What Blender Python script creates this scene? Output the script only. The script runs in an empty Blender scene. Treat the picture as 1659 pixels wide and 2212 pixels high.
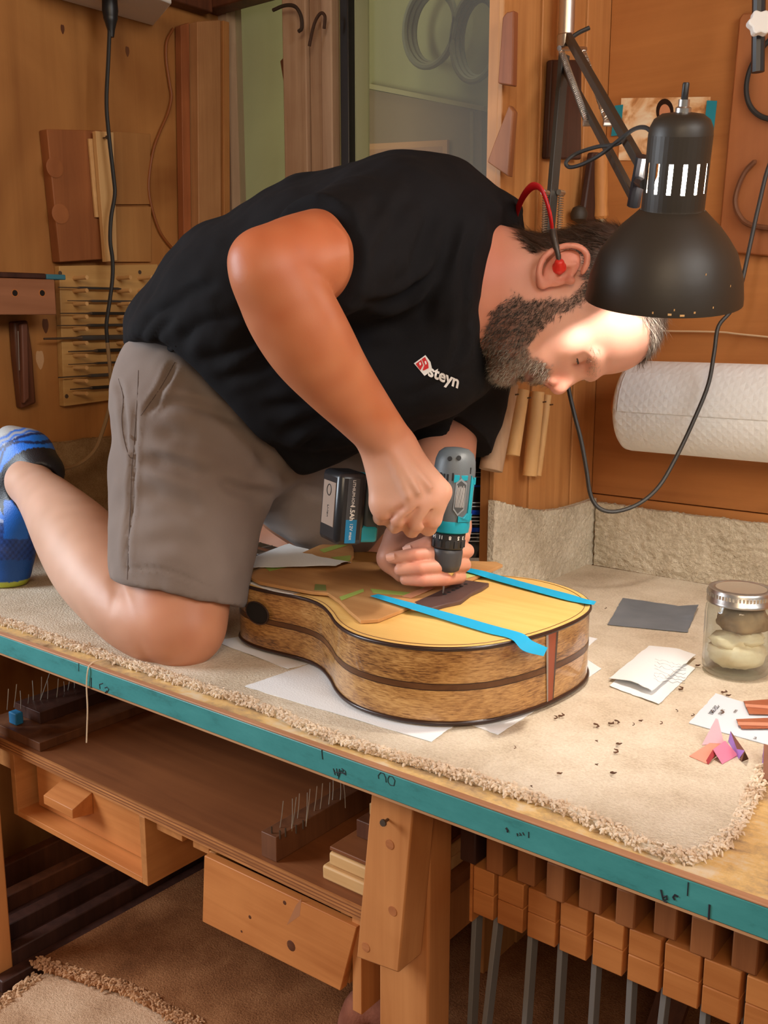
import bpy, math, random
import numpy as np
from mathutils import Vector, Matrix
from mathutils.bvhtree import BVHTree
random.seed(7); RNG = np.random.default_rng(11)
scene = bpy.context.scene
COL = scene.collection

# ------------------------------------------------------------------ camera
IW, IH, FPX = 1659.0, 2212.0, 2150.0
PITCH = math.atan((IH/2-680.0)/FPX)
YAW = math.pi/2 - math.atan((IW/2+1950.0)/(FPX/math.cos(PITCH)))
CAM = np.array([0.0, -0.83, 1.33])
CFW = np.array([-math.sin(YAW)*math.cos(PITCH), math.cos(YAW)*math.cos(PITCH), -math.sin(PITCH)])
CRT = np.array([math.cos(YAW), math.sin(YAW), 0.0])
CUP = np.cross(CRT, CFW)
cd = bpy.data.cameras.new('camera'); cam = bpy.data.objects.new('camera', cd); COL.objects.link(cam)
cd.sensor_fit = 'HORIZONTAL'; cd.sensor_width = 36.0; cd.lens = 36.0*FPX/IW
cd.clip_start = 0.02; cd.clip_end = 60
_m = Matrix((CRT.tolist(), CUP.tolist(), (-CFW).tolist())).transposed().to_4x4()
_m.translation = Vector(CAM.tolist()); cam.matrix_world = _m
scene.camera = cam

# ------------------------------------------------------------------ world, lights, exposure
w = bpy.data.worlds.new('world'); scene.world = w; w.use_nodes = True
w.node_tree.nodes['Background'].inputs[0].default_value = (1.0, 0.86, 0.72, 1)
w.node_tree.nodes['Background'].inputs[1].default_value = 0.20
def area(name, loc, target, size, energy, color, size_y=None):
    l = bpy.data.lights.new(name, 'AREA'); l.energy = energy; l.color = color
    l.shape = 'RECTANGLE'; l.size = size; l.size_y = size_y or size
    o = bpy.data.objects.new(name, l); COL.objects.link(o); o.location = loc
    o.rotation_euler = (Vector(target)-Vector(loc)).to_track_quat('-Z', 'Y').to_euler()
    return o
# warm ceiling lamp of the workshop behind the photographer
area('ceiling_lamp_light', (0.7, -1.9, 2.35), (-0.8, 0.2, 0.8), 0.9, 36, (1.0, 0.77, 0.52))
# daylight from a workshop window to the left of the bench
area('window_daylight', (-2.75, -1.35, 1.75), (-1.2, 0.1, 0.95), 0.9, 64, (0.84, 0.92, 1.0), 1.1)
area('overhead_fill', (1.1, -0.25, 2.35), (-0.7, 0.3, 0.85), 1.1, 40, (1.0, 0.97, 0.93), 1.1)  # added soft overhead fill for the bench top, no visible source
vs = scene.view_settings
vs.view_transform = 'Standard'; vs.look = 'None'; vs.exposure = -0.04; vs.gamma = 1.0; vs.use_curve_mapping = False

# ------------------------------------------------------------------ measuring helpers (photo pixel -> real plane)
def ray(x, y): return CFW + CRT*(x-IW/2)/FPX - CUP*(y-IH/2)/FPX
def pz(x, y, z): d = ray(x, y); return CAM + d*((z-CAM[2])/d[2])
def py(x, y, Y): d = ray(x, y); return CAM + d*((Y-CAM[1])/d[1])
def px(x, y, X): d = ray(x, y); return CAM + d*((X-CAM[0])/d[0])
def pd(x, y, D): return CAM + ray(x, y)*D
def A(*p): return np.array(p, float)
def nrm(v): v = np.array(v, float); return v/np.linalg.norm(v)

# ------------------------------------------------------------------ object helpers
WLOC = {}
def tag(o, label=None, cat=None, group=None, kind=None):
    if label: o['label'] = label
    if cat: o['category'] = cat
    if group: o['group'] = group
    if kind: o['kind'] = kind
    return o
def thing(name, loc, label, cat, group=None):
    o = bpy.data.objects.new(name, None); COL.objects.link(o); o.empty_display_size = 0.05
    o.location = [float(c) for c in loc]; WLOC[o.name] = np.array(loc, float)
    return tag(o, label, cat, group)
def link(name, me, mat=None, parent=None, bevel=0, base=None):
    o = bpy.data.objects.new(name, me); COL.objects.link(o)
    if mat is not None:
        for m in (mat if isinstance(mat, (list, tuple)) else [mat]): me.materials.append(m)
    n = len(me.vertices); co = np.empty(n*3, np.float32); me.vertices.foreach_get('co', co); co = co.reshape(-1, 3)
    if base is None: base = np.array([(co[:, 0].min()+co[:, 0].max())/2, (co[:, 1].min()+co[:, 1].max())/2, co[:, 2].min()])
    base = np.array(base, float)
    me.vertices.foreach_set('co', (co-base).astype(np.float32).ravel()); me.update()
    pl = WLOC[parent.name] if parent is not None else np.zeros(3)
    if parent is not None: o.parent = parent
    o.location = (base-pl).tolist(); WLOC[o.name] = base
    if bevel:
        b = o.modifiers.new('bevel', 'BEVEL'); b.width = bevel; b.segments = 2; b.limit_method = 'ANGLE'; b.angle_limit = 0.7
    return o
class MB:
    def __init__(s): s.v = []; s.f = []; s.mi = []; s.cur = 0
    def add(s, vs, fs):
        k = len(s.v); s.v += [tuple(map(float, p)) for p in vs]
        s.f += [tuple(i+k for i in f) for f in fs]; s.mi += [s.cur]*len(fs); return s
    def hexa(s, p):
        return s.add(p, [(0,3,2,1),(4,5,6,7),(0,1,5,4),(1,2,6,5),(2,3,7,6),(3,0,4,7)])
    def ab(s, x0, x1, y0, y1, z0, z1):
        return s.hexa([(x0,y0,z0),(x1,y0,z0),(x1,y1,z0),(x0,y1,z0),(x0,y0,z1),(x1,y0,z1),(x1,y1,z1),(x0,y1,z1)])
    def obox(s, c, ax, ay, az, sx, sy, sz):
        c, ax, ay, az = A(*c), nrm(ax), nrm(ay), nrm(az)
        P = lambda i, j, k: c+ax*sx*i/2+ay*sy*j/2+az*sz*k/2
        return s.hexa([P(-1,-1,-1),P(1,-1,-1),P(1,1,-1),P(-1,1,-1),P(-1,-1,1),P(1,-1,1),P(1,1,1),P(-1,1,1)])
    def prism(s, poly, ext):
        n = len(poly); e = np.array(ext, float); a = [np.array(p, float) for p in poly]; b = [p+e for p in a]
        fs = [tuple(range(n))[::-1], tuple(range(n, 2*n))]+[(i, (i+1) % n, n+(i+1) % n, n+i) for i in range(n)]
        return s.add(a+b, fs)
    def tube(s, pts, r, n=8, caps=True, flat=None):
        pts = [np.array(p, float) for p in pts]; m = len(pts)
        rs = [r]*m if np.isscalar(r) else list(r)
        t = [nrm(pts[min(i+1, m-1)]-pts[max(i-1, 0)]) for i in range(m)]
        u = np.cross(t[0], A(0, 0, 1))
        if np.linalg.norm(u) < 0.05: u = np.cross(t[0], A(1, 0, 0))
        u = nrm(u) if flat is None else nrm(np.array(flat[0])-t[0]*np.dot(flat[0], t[0]))
        vsl = []
        for i in range(m):
            u = nrm(u-t[i]*np.dot(u, t[i])); w_ = np.cross(t[i], u)
            for j in range(n):
                a = 2*math.pi*j/n
                vsl.append(pts[i]+(u*math.cos(a)+w_*math.sin(a)*(flat[1] if flat is not None else 1))*rs[i])
        fs = [(i*n+j, i*n+(j+1) % n, (i+1)*n+(j+1) % n, (i+1)*n+j) for i in range(m-1) for j in range(n)]
        if caps: fs += [tuple(range(n))[::-1], tuple(range((m-1)*n, m*n))]
        return s.add(vsl, fs)
    def lathe(s, prof, o, axis=(0, 0, 1), n=24, caps=True):
        a = nrm(axis); u = np.cross(a, A(0, 1, 0)) if abs(a[1]) < 0.9 else np.cross(a, A(1, 0, 0)); u = nrm(u); w_ = np.cross(a, u); o = np.array(o, float)
        vsl = [o+a*h+(u*math.cos(2*math.pi*j/n)+w_*math.sin(2*math.pi*j/n))*r for r, h in prof for j in range(n)]
        m = len(prof)
        fs = [(i*n+j, i*n+(j+1) % n, (i+1)*n+(j+1) % n, (i+1)*n+j) for i in range(m-1) for j in range(n)]
        if caps: fs += [tuple(range(n))[::-1], tuple(range((m-1)*n, m*n))]
        return s.add(vsl, fs)
    def grid(s, fn, nu, nv):
        vsl = [fn(i/nu, j/nv) for i in range(nu+1) for j in range(nv+1)]; k = nv+1
        return s.add(vsl, [(i*k+j, (i+1)*k+j, (i+1)*k+j+1, i*k+j+1) for i in range(nu) for j in range(nv)])
    def sheet(s, fn, nu, nv, th):           # thin closed sheet, thickness th along -z
        s.grid(fn, nu, nv); s.grid(lambda a, b: np.array(fn(1-a, b))-A(0, 0, th), nu, nv)
        e = lambda g: s.grid(lambda a, b: np.array(g(a))-A(0, 0, th*b), max(nu, nv), 1)
        e(lambda a: fn(a, 0)); e(lambda a: fn(1-a, 1)); e(lambda a: fn(0, 1-a)); e(lambda a: fn(1, a)); return s
    def mesh(s, name, ang=35):
        me = bpy.data.meshes.new(name); me.from_pydata(s.v, [], s.f)
        if any(s.mi): me.polygons.foreach_set('material_index', s.mi)
        me.polygons.foreach_set('use_smooth', [True]*len(s.f))
        me.set_sharp_from_angle(angle=math.radians(ang)); me.update(); return me
    def build(s, name, mat, parent=None, bevel=0, ang=35, base=None):
        return link(name, s.mesh(name, ang), mat, parent, bevel, base)
def solo(o, label, cat, group=None, kind=None): return tag(o, label, cat, group, kind)
def struct(o): o['kind'] = 'structure'; return o
def spline(pts, n=8):
    P = [np.array(p, float) for p in pts]; P = [2*P[0]-P[1]]+P+[2*P[-1]-P[-2]]; out = []
    for i in range(1, len(P)-2):
        for k in range(n):
            t = k/n; a, b, c, d = P[i-1:i+3]
            out.append(0.5*(2*b+(c-a)*t+(2*a-5*b+4*c-d)*t*t+(3*b-a-3*c+d)*t**3))
    out.append(P[-2]); return out
def text_mesh(s, size, extrude=0.0004, offset=0.0, align='CENTER', shear=0):
    c = bpy.data.curves.new('lettering', 'FONT'); c.body = s; c.size = size; c.extrude = extrude; c.offset = offset
    c.align_x = align; c.align_y = 'CENTER'; c.resolution_u = 3; c.shear = shear
    o = bpy.data.objects.new('lettering_tmp', c); COL.objects.link(o)
    dg = bpy.context.evaluated_depsgraph_get(); me = bpy.data.meshes.new_from_object(o.evaluated_get(dg))
    bpy.data.objects.remove(o); return me
def place_text(name, s, size, o, ux, uy, mat, parent, extrude=0.0004, offset=0.0):
    me = text_mesh(s, size, extrude, offset); ux, uy = nrm(ux), nrm(uy); uz = np.cross(ux, uy)
    co = np.empty(len(me.vertices)*3, np.float32); me.vertices.foreach_get('co', co); co = co.reshape(-1, 3)
    co = np.array(o)+co[:, :1]*ux+co[:, 1:2]*uy+co[:, 2:3]*uz
    me.vertices.foreach_set('co', co.astype(np.float32).ravel()); me.materials.clear(); return link(name, me, mat, parent)

# ------------------------------------------------------------------ materials
def srgb(r, g, b):
    f = lambda c: (c/255/12.92) if c/255 <= 0.04045 else ((c/255+0.055)/1.055)**2.4
    return (f(r), f(g), f(b), 1)
class NT:
    def __init__(s, name):
        s.m = bpy.data.materials.new(name); s.m.use_nodes = True; s.t = s.m.node_tree
        s.b = s.t.nodes['Principled BSDF']
    def n(s, typ, **kw):
        n = s.t.nodes.new(typ)
        for k, v in kw.items():
            if k in n.inputs: n.inputs[k].default_value = v
            else: setattr(n, k, v)
        return n
    def l(s, a, b): s.t.links.new(a, b)
    def coord(s, scale=(1, 1, 1), rnd=True):
        tc = s.n('ShaderNodeTexCoord'); mp = s.n('ShaderNodeMapping'); mp.inputs['Scale'].default_value = scale
        if rnd:
            oi = s.n('ShaderNodeObjectInfo'); ad = s.n('ShaderNodeVectorMath', operation='ADD'); mu = s.n('ShaderNodeMath', operation='MULTIPLY'); mu.inputs[1].default_value = 17.0
            s.l(oi.outputs['Random'], mu.inputs[0]); s.l(tc.outputs['Object'], ad.inputs[0]); s.l(mu.outputs[0], ad.inputs[1]); s.l(ad.outputs[0], mp.inputs['Vector'])
        else: s.l(tc.outputs['Object'], mp.inputs['Vector'])
        return mp.outputs[0]
    def ramp(s, fac, stops):
        r = s.n('ShaderNodeValToRGB'); el = r.color_ramp.elements
        while len(el) < len(stops): el.new(0.5)
        for e, (p, c) in zip(el, stops): e.position = p; e.color = c
        s.l(fac, r.inputs[0]); return r.outputs[0]
    def bump(s, h, strength=0.3, dist=0.002):
        b = s.n('ShaderNodeBump'); b.inputs['Strength'].default_value = strength; b.inputs['Distance'].default_value = dist
        s.l(h, b.inputs['Height']); s.l(b.outputs[0], s.b.inputs['Normal'])
    def set(s, **kw):
        for k, v in kw.items(): s.b.inputs[k.replace('_', ' ')].default_value = v
        return s
def plain(name, c, rough=0.6, metal=0.0, bump=0, bscale=300, spec=0.5):
    k = NT(name); k.set(Base_Color=c, Roughness=rough, Metallic=metal); k.b.inputs['Specular IOR Level'].default_value = spec
    if bump:
        n = k.n('ShaderNodeTexNoise', Scale=float(bscale), Detail=3.0); k.l(k.coord(), n.inputs['Vector']); k.bump(n.outputs[0], bump, 0.001)
    return k.m
def wood(name, c1, c2, axis='x', scale=1.0, rough=0.55, c3=None, blotch=0.35, bump=0.15, spec=0.35):
    k = NT(name); L, S = 2.2*scale, 42*scale
    sc = {'x': (L, S, S), 'y': (S, L, S), 'z': (S, S, L)}[axis]
    n1 = k.n('ShaderNodeTexNoise', Scale=1.0, Detail=6.0, Roughness=0.62, Distortion=0.6); k.l(k.coord(sc), n1.inputs['Vector'])
    n2 = k.n('ShaderNodeTexNoise', Scale=5.0*scale, Detail=4.0, Distortion=1.2); k.l(k.coord((1, 1, 1)), n2.inputs['Vector'])
    mx = k.n('ShaderNodeMix', data_type='FLOAT'); mx.inputs[0].default_value = blotch
    k.l(n1.outputs[0], mx.inputs[2]); k.l(n2.outputs[0], mx.inputs[3])
    st = [(0.28, c2), (0.70, c1)] if c3 is None else [(0.25, c2), (0.5, c3), (0.72, c1)]
    k.l(k.ramp(mx.outputs[0], st), k.b.inputs['Base Color']); k.set(Roughness=rough); k.b.inputs['Specular IOR Level'].default_value = spec
    k.bump(n1.outputs[0], bump, 0.0015); return k.m
def fabric(name, c1, c2, scale=600, rough=0.9, blotch=6, bump=0.4, sheen=0.0):
    k = NT(name); v = k.coord((1, 1, 1))
    n1 = k.n('ShaderNodeTexNoise', Scale=float(scale), Detail=2.0); k.l(v, n1.inputs['Vector'])
    n2 = k.n('ShaderNodeTexNoise', Scale=float(blotch), Detail=5.0); k.l(v, n2.inputs['Vector'])
    k.l(k.ramp(n2.outputs[0], [(0.3, c2), (0.7, c1)]), k.b.inputs['Base Color'])
    k.set(Roughness=rough); k.b.inputs['Specular IOR Level'].default_value = 0.15; k.b.inputs['Sheen Weight'].default_value = sheen
    k.bump(n1.outputs[0], bump, 0.001); return k.m
def carpetm(name, c1, c2, c3, scale=260, bump=1.0):
    k = NT(name); v = k.coord((1, 1, 1), False)
    n1 = k.n('ShaderNodeTexNoise', Scale=float(scale), Detail=3.0, Roughness=0.7); k.l(v, n1.inputs['Vector'])
    n2 = k.n('ShaderNodeTexNoise', Scale=9.0, Detail=6.0, Roughness=0.65); k.l(v, n2.inputs['Vector'])
    mx = k.n('ShaderNodeMix', data_type='FLOAT'); mx.inputs[0].default_value = 0.6
    k.l(n1.outputs[0], mx.inputs[2]); k.l(n2.outputs[0], mx.inputs[3])
    k.l(k.ramp(mx.outputs[0], [(0.3, c3), (0.46, c2), (0.62, c1)]), k.b.inputs['Base Color'])
    k.set(Roughness=0.95); k.b.inputs['Specular IOR Level'].default_value = 0.1; k.bump(n1.outputs[0], bump, 0.004); return k.m

def clearglass(name, tint, haze=0.0, rough=0.03):
    k = NT(name); tr = k.n('ShaderNodeBsdfTransparent'); tr.inputs[0].default_value = tint; gl_ = k.n('ShaderNodeBsdfGlossy'); gl_.inputs['Roughness'].default_value = rough
    lw_ = k.n('ShaderNodeLayerWeight'); lw_.inputs[0].default_value = 0.5; pw = k.n('ShaderNodeMath', operation='POWER'); pw.inputs[1].default_value = 4.0; k.l(lw_.outputs['Facing'], pw.inputs[0]); fr_ = k.n('ShaderNodeMath', operation='MULTIPLY_ADD'); fr_.inputs[1].default_value = 0.85; fr_.inputs[2].default_value = 0.035; k.l(pw.outputs[0], fr_.inputs[0]); m1 = k.n('ShaderNodeMixShader'); k.l(fr_.outputs[0], m1.inputs[0]); k.l(tr.outputs[0], m1.inputs[1]); k.l(gl_.outputs[0], m1.inputs[2]); out = m1
    if haze:
        df = k.n('ShaderNodeBsdfDiffuse'); df.inputs[0].default_value = (0.75, 0.75, 0.68, 1); m2_ = k.n('ShaderNodeMixShader'); m2_.inputs[0].default_value = haze; k.l(m1.outputs[0], m2_.inputs[1]); k.l(df.outputs[0], m2_.inputs[2]); out = m2_
    k.l(out.outputs[0], k.t.nodes['Material Output'].inputs['Surface']); return k.m
M = {}
M['ply_wall'] = wood('plywood_wall', srgb(202,144,82), srgb(130,78,36), 'z', 0.45, 0.5, blotch=0.72)
M['ply_right'] = wood('plywood_right', srgb(198,134,76), srgb(152,94,48), 'x', 0.5, 0.5, blotch=0.55)
M['plank'] = wood('vertical_plank', srgb(204,146,88), srgb(158,100,52), 'z', 0.8, 0.5)
M['pale_plank'] = wood('pale_plank', srgb(206,178,150), srgb(164,130,104), 'z', 0.9, 0.55)
M['pine'] = wood('pine', srgb(214,140,78), srgb(168,96,44), 'x', 0.7, 0.5)
M['pine_z'] = wood('pine_upright', srgb(214,146,88), srgb(172,104,54), 'z', 0.7, 0.5)
M['pine_y'] = wood('pine_deep', srgb(196,132,74), srgb(150,90,46), 'y', 0.8, 0.55)
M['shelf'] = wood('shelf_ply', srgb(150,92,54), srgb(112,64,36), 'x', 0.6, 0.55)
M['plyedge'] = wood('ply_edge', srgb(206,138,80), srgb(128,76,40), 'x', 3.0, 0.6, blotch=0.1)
M['dark_wood'] = wood('dark_wood', srgb(118,70,46), srgb(66,38,26), 'z', 1.0, 0.5)
M['darker'] = wood('dark_brown', srgb(84,52,42), srgb(44,26,22), 'z', 1.0, 0.5)
M['brown_panel'] = wood('brown_panel', srgb(182,116,70), srgb(140,82,46), 'z', 0.5, 0.5, blotch=0.7)
M['walnut'] = wood('walnut_piece', srgb(130,84,56), srgb(84,50,34), 'z', 1.0, 0.5)
M['pale_wood'] = wood('pale_wood', srgb(226,184,128), srgb(196,148,92), 'x', 0.8, 0.55)
M['pale_z'] = wood('pale_wood_upright', srgb(226,184,128), srgb(196,148,92), 'z', 0.8, 0.55)
M['black'] = plain('black_plastic', (0.012, 0.012, 0.014, 1), 0.4)
M['black_soft'] = plain('black_rubber', (0.02, 0.019, 0.018, 1), 0.6)
M['steel'] = plain('steel', (0.55, 0.53, 0.5, 1), 0.35, 1.0)
M['grey_bar'] = plain('grey_steel_bar', (0.26, 0.25, 0.24, 1), 0.5, 0.3)
M['screw'] = plain('screw_metal', (0.16, 0.12, 0.09, 1), 0.5, 0.8)
M['white'] = plain('white_paint', (0.75, 0.73, 0.7, 1), 0.6)
M['ink'] = plain('black_ink', (0.01, 0.012, 0.02, 1), 0.7)
M['blue_tape'] = plain('blue_masking_tape', srgb(10,164,214), 0.6, bump=0.2, bscale=900)
M['green_tape'] = plain('green_masking_tape', srgb(158,178,84), 0.7, bump=0.2, bscale=900)
# ================================================================== THE SETTING
from mathutils import noise as mnoise
def nz(x, y, z=0.0): return mnoise.noise(Vector((float(x), float(y), float(z))))
BT, CT, FL = 0.842, 0.850, 0.10           # bench top, carpet top, floor
WX, WY, PX = -1.90, 0.936, -0.872         # left wall, back wall, partition face
struct(MB().ab(-4.5, 3.0, -3.2, 1.2, FL-0.05, FL).build('floor', wood('floor_boards', srgb(96,60,36), srgb(60,36,22), 'y', 0.5)))
struct(MB().ab(-4.5, 3.0, -3.2, 1.2, 2.5, 2.55).build('ceiling', M['ply_wall']))
wl = struct(MB().ab(WX-0.03, WX, -0.12, 1.0, FL, 2.5).build('wall_left', M['ply_wall']))
for (x, y, r, c_) in ((98,702,.010,srgb(96,54,26)),(86,775,.013,srgb(206,164,122)),(135,62,.006,srgb(96,52,24)),(275,110,.007,srgb(104,60,28))):
    c0_ = px(x, y, WX+.0002); MB().prism([c0_+A(0, r*.75*math.cos(t), r*1.5*math.sin(t)*(1+.2*math.sin(3*t))) for t in np.linspace(0, 2*math.pi, 16, False)], (.0005, 0, 0)).build('knot', plain('wall_knot_%d' % x, c_, .6), wl)
wb = struct(MB().ab(-1.93, -0.90, WY, WY+0.06, FL, 0.98).ab(-0.90, 1.6, WY+0.012, WY+0.06, FL, 2.5)
       .ab(-1.93, -0.90, WY, WY+0.06, 2.25, 2.5).build('wall_back', M['ply_right']))
xs0, xs1 = PX+0.0, 1.6
zc = [(FL, 0.985), (0.987, 1.226), (1.228, 1.452), (1.454, 2.5)]
for i, (a, b) in enumerate(zc):
    MB().ab(xs0, xs1, WY-(0.002 if i % 2 else 0), WY+0.012, a, b).build('panel', M['ply_right'], wb, bevel=0.0012)
wp = struct(MB().ab(PX-0.028, PX-0.010, 0.575, WY+0.005, FL, 2.5).build('wall_partition', M['plank']))
yb = [0.572, 0.618, 0.690, 0.752, 0.845, WY]
for i in range(5):
    MB().ab(PX-0.010, PX-0.003*(i % 2), yb[i]+0.0012, yb[i+1]-0.0012, FL, 2.5).build('plank', M['plank'], wp, bevel=0.0015)
struct(MB().ab(-1.9, -0.91, WY-0.05, WY, 2.03, 2.25).ab(-1.9, -1.86, 0.55, WY-0.05, 2.02, 2.12).build('trim_1', M['dark_wood'], bevel=0.003))
# window: post between the panes, frame, black mullion, two panes
wglass = clearglass('window_glass', (0.94, 0.96, 0.9, 1), 0.08, 0.6)
win = struct(MB().ab(-1.9, -0.905, WY+0.002, WY+0.05, 0.98, 1.02).ab(-1.9, -1.87, WY+0.002, WY+0.05, 1.02, 2.25)
      .ab(-0.935, -0.905, WY+0.002, WY+0.05, 1.02, 2.25).build('window_1', M['pale_plank']))
MB().ab(-1.87, -1.60, WY+0.03, WY+0.034, 1.02, 2.25).build('pane', wglass, win)
MB().ab(-1.49, -0.935, WY+0.03, WY+0.034, 1.02, 2.25).build('pane', wglass, win)
MB().ab(-1.645, -1.575, WY-0.045, WY+0.03, 0.98, 2.25).build('post', M['pale_plank'], win, bevel=0.003)
MB().ab(-1.573, -1.533, WY-0.035, WY+0.03, 0.98, 2.25).build('post', M['pale_plank'], win, bevel=0.003)
MB().ab(-1.531, -1.500, WY-0.045, WY+0.03, 0.98, 2.25).build('post', M['pale_plank'], win, bevel=0.003)
MB().ab(-1.499, -1.490, WY-0.02, WY+0.04, 0.98, 2.25).build('glazing_bead', plain('pale_green_bead', srgb(168,172,128), 0.5), win)
MB().ab(-1.490, -1.466, WY-0.03, WY+0.04, 0.98, 2.25).build('mullion', M['black'], win, bevel=0.003)
MB().ab(-1.465, -1.461, WY-0.01, WY+0.035, 0.98, 2.25).build('glazing_bead', plain('bright_bead', srgb(200,214,180), 0.4), win)

# what stands beyond the glass
pg = wood('pale_green_boards', srgb(150,142,92), srgb(120,110,68), 'z', 0.3, 0.8, blotch=0.8)
ext = struct(MB().ab(-5.0, 1.0, 1.62, 1.66, -0.2, 3.4).build('wall_outside', pg))
for i in range(7):
    x = -3.1+i*0.085
    MB().ab(x, x+0.05, 1.605+0.01*(i % 2), 1.62, -0.2, 3.4).build('board', pg, ext, bevel=0.003)
area('outdoor_daylight', (-1.6, 1.15, 3.2), (-2.0, 1.62, 1.6), 1.2, 8, (1.0, 0.96, 0.80), 0.3)
Yo = 1.58
P0 = lambda x, y, Y=Yo: py(x, y, Y)
sh = thing('reflection_panel', P0(900, 560), 'grey-brown panel with sloping top edge behind the window, standing for a reflection', 'shed')  # added solid panel standing in for a reflection in the pane
MB().prism([P0(775,190), P0(1040,238), P0(1043,900), P0(775,900)], (0, 0.03, 0)).build('wall', plain('panel_grey', srgb(128,104,74), 0.9), sh)
MB().prism([P0(775,176,1.57), P0(1046,230,1.57), P0(1046,240,1.57), P0(775,187,1.57)], (0, 0.03, 0)).build('top_edge', plain('panel_edge', srgb(160,146,98), 0.9), sh)
MB().prism([P0(1015,240,1.572), P0(1022,241,1.572), P0(1020,900,1.572), P0(1013,900,1.572)], (0, 0.01, 0)).build('corner_strip', plain('panel_strip', srgb(140,120,84), 0.9), sh)
fr = MB(); a = [P0(775,312,1.565), P0(966,302,1.565), P0(963,900,1.565), P0(775,900,1.565)]
b = [P0(775,324,1.565), P0(956,316,1.565), P0(953,900,1.565), P0(775,900,1.565)]
for i, j in ((0, 1), (1, 2)): fr.prism([a[i], a[j], b[j], b[i]], (0, 0.012, 0))
fr.build('inner_frame', plain('orange_frame', srgb(190,132,80), 0.7), sh)
MB().prism([b[0], b[1], b[2], b[3]], (0, 0.02, 0)).build('inner_board', wood('orange_board', srgb(184,126,78), srgb(150,98,58), 'x', 0.6), sh)
for (cx, cy, rx, ry, lab) in ((932, 60, 55, 78, 'left of the two grey hose coils hanging outside the window'), (1030, 82, 47, 84, 'right of the two grey hose coils hanging outside the window')):
    m = MB(); c = P0(cx, cy, 1.55); s = 2.62/FPX*1.02
    for k in range(3):
        rr = [(rx+(-k*5+4)*1.0)*s, (ry-(k*5-4))*s]
        m.tube([c+A(rr[0]*math.cos(t)*1.15, 0.012*k-0.01, rr[1]*math.sin(t)) for t in np.linspace(0, 2*math.pi, 33)], 0.0085, 7, False)
    solo(m.build('hose_coil', plain('grey_hose', srgb(112,108,80), 0.7)), lab, 'hose', 'hose coils outside the window')

# ================================================================== WORKBENCH
bench = thing('workbench', (-0.65, 0.45, FL), 'long wooden workbench with a teal front edge, under the kneeling man', 'workbench')
k = NT('worn_bench_top'); v = k.coord((3, 14, 10), False)
n1 = k.n('ShaderNodeTexNoise', Scale=1.6, Detail=8.0, Roughness=0.7, Distortion=0.8); k.l(v, n1.inputs['Vector'])
n2 = k.n('ShaderNodeTexNoise', Scale=18.0, Detail=6.0, Roughness=0.75); k.l(k.coord((1, 1, 1), False), n2.inputs['Vector'])
mx = k.n('ShaderNodeMix', data_type='FLOAT'); mx.inputs[0].default_value = 0.55; k.l(n1.outputs[0], mx.inputs[2]); k.l(n2.outputs[0], mx.inputs[3])
k.l(k.ramp(mx.outputs[0], [(0.36, srgb(124,92,60)), (0.44, srgb(188,158,120)), (0.52, srgb(226,190,126)), (0.60, srgb(226,208,178))]), k.b.inputs['Base Color'])
k.set(Roughness=0.38); k.bump(n2.outputs[0], 0.25, 0.001)
MB().ab(-1.895, 0.75, -0.036, 0.93, BT-0.03, BT).build('top', k.m, bench, bevel=0.002)
k = NT('teal_paint'); n1 = k.n('ShaderNodeTexNoise', Scale=30.0, Detail=8.0, Roughness=0.75); k.l(k.coord((0.35, 1, 1), False), n1.inputs['Vector'])
k.l(k.ramp(n1.outputs[0], [(0.28, srgb(48,104,102)), (0.45, srgb(62,138,138)), (0.7, srgb(72,150,150))]), k.b.inputs['Base Color']); k.set(Roughness=0.42)
MB().ab(-1.895, 0.75, -0.045, -0.036, 0.8165, 0.8455).build('front_edge', k.m, bench, bevel=0.001)
MB().ab(-1.895, 0.75, -0.0452, -0.036, 0.8455, 0.8482).build('edge_lip', wood('worn_lip', srgb(206,158,122), srgb(150,100,68), 'x', 1.0), bench, bevel=0.001)
MB().ab(-1.895, 0.75, -0.0445, -0.034, 0.8135, 0.8163).build('lower_lip', wood('raw_lip', srgb(196,150,108), srgb(150,104,70), 'x', 1.0), bench)
def leg(x0, x1, y0, y1, z1=BT-0.03): return MB().ab(x0, x1, y0, y1, FL, z1).build('leg', M['pine_z'], bench, bevel=0.003)
leg(-0.700, -0.624, 0.048, 0.096); leg(-1.66, py(14,1900,.055)[0], 0.0, 0.055); leg(-0.69, -0.60, 0.80, 0.89); leg(-1.60, -1.51, 0.80, 0.89); leg(0.55, 0.64, 0.0, 0.09); leg(0.55, 0.64, 0.8, 0.89)
# short board screwed to the front of the leg
bz = MB(); t0, t1 = py(806,1700,0.0), py(896,1748,0.0); b0, b1 = py(770,2068,0.0), py(861,2102,0.0)
bz.hexa([b0, b1, b1+A(0,.046,0), b0+A(0,.046,0), A(t0[0],0,.812), A(t1[0],0,.812), A(t1[0],.046,.812), A(t0[0],.046,.812)])
br = bz.build('brace', M['pine_z'], bench, bevel=0.002)
for (x, y) in ((842,1824),(848,1968),(790,2046)):
    c = py(x, y, -0.0002); MB().lathe([(0.0062, 0.0), (0.006, 0.0005)], c, (0, -1, 0), 14).build('plug', wood('plug_wood', srgb(196,126,76), srgb(150,84,48), 'x', 2), br)
c = py(838, 1770, 0.0); MB().tube([c, c+A(0.003, -0.012, 0.002)], 0.0018, 8).lathe([(0.0045, 0), (0.004, 0.002)], c+A(0.003, -0.012, 0.002), (0.1, -1, 0.1), 10).build('screw', M['screw'], br)
MB().ab(py(1085,1830,-.02)[0], py(1278,1900,-.02)[0], -0.03, -0.012, 0.806, 0.8125).build('batten', M['pale_wood'], bench)
MB().ab(-1.50, 0.55, 0.05, 0.08, 0.76, 0.81).build('rail', M['pine'], bench)
MB().ab(-1.50, 0.55, 0.85, 0.88, 0.72, 0.81).build('rail', M['pine'], bench)
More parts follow.
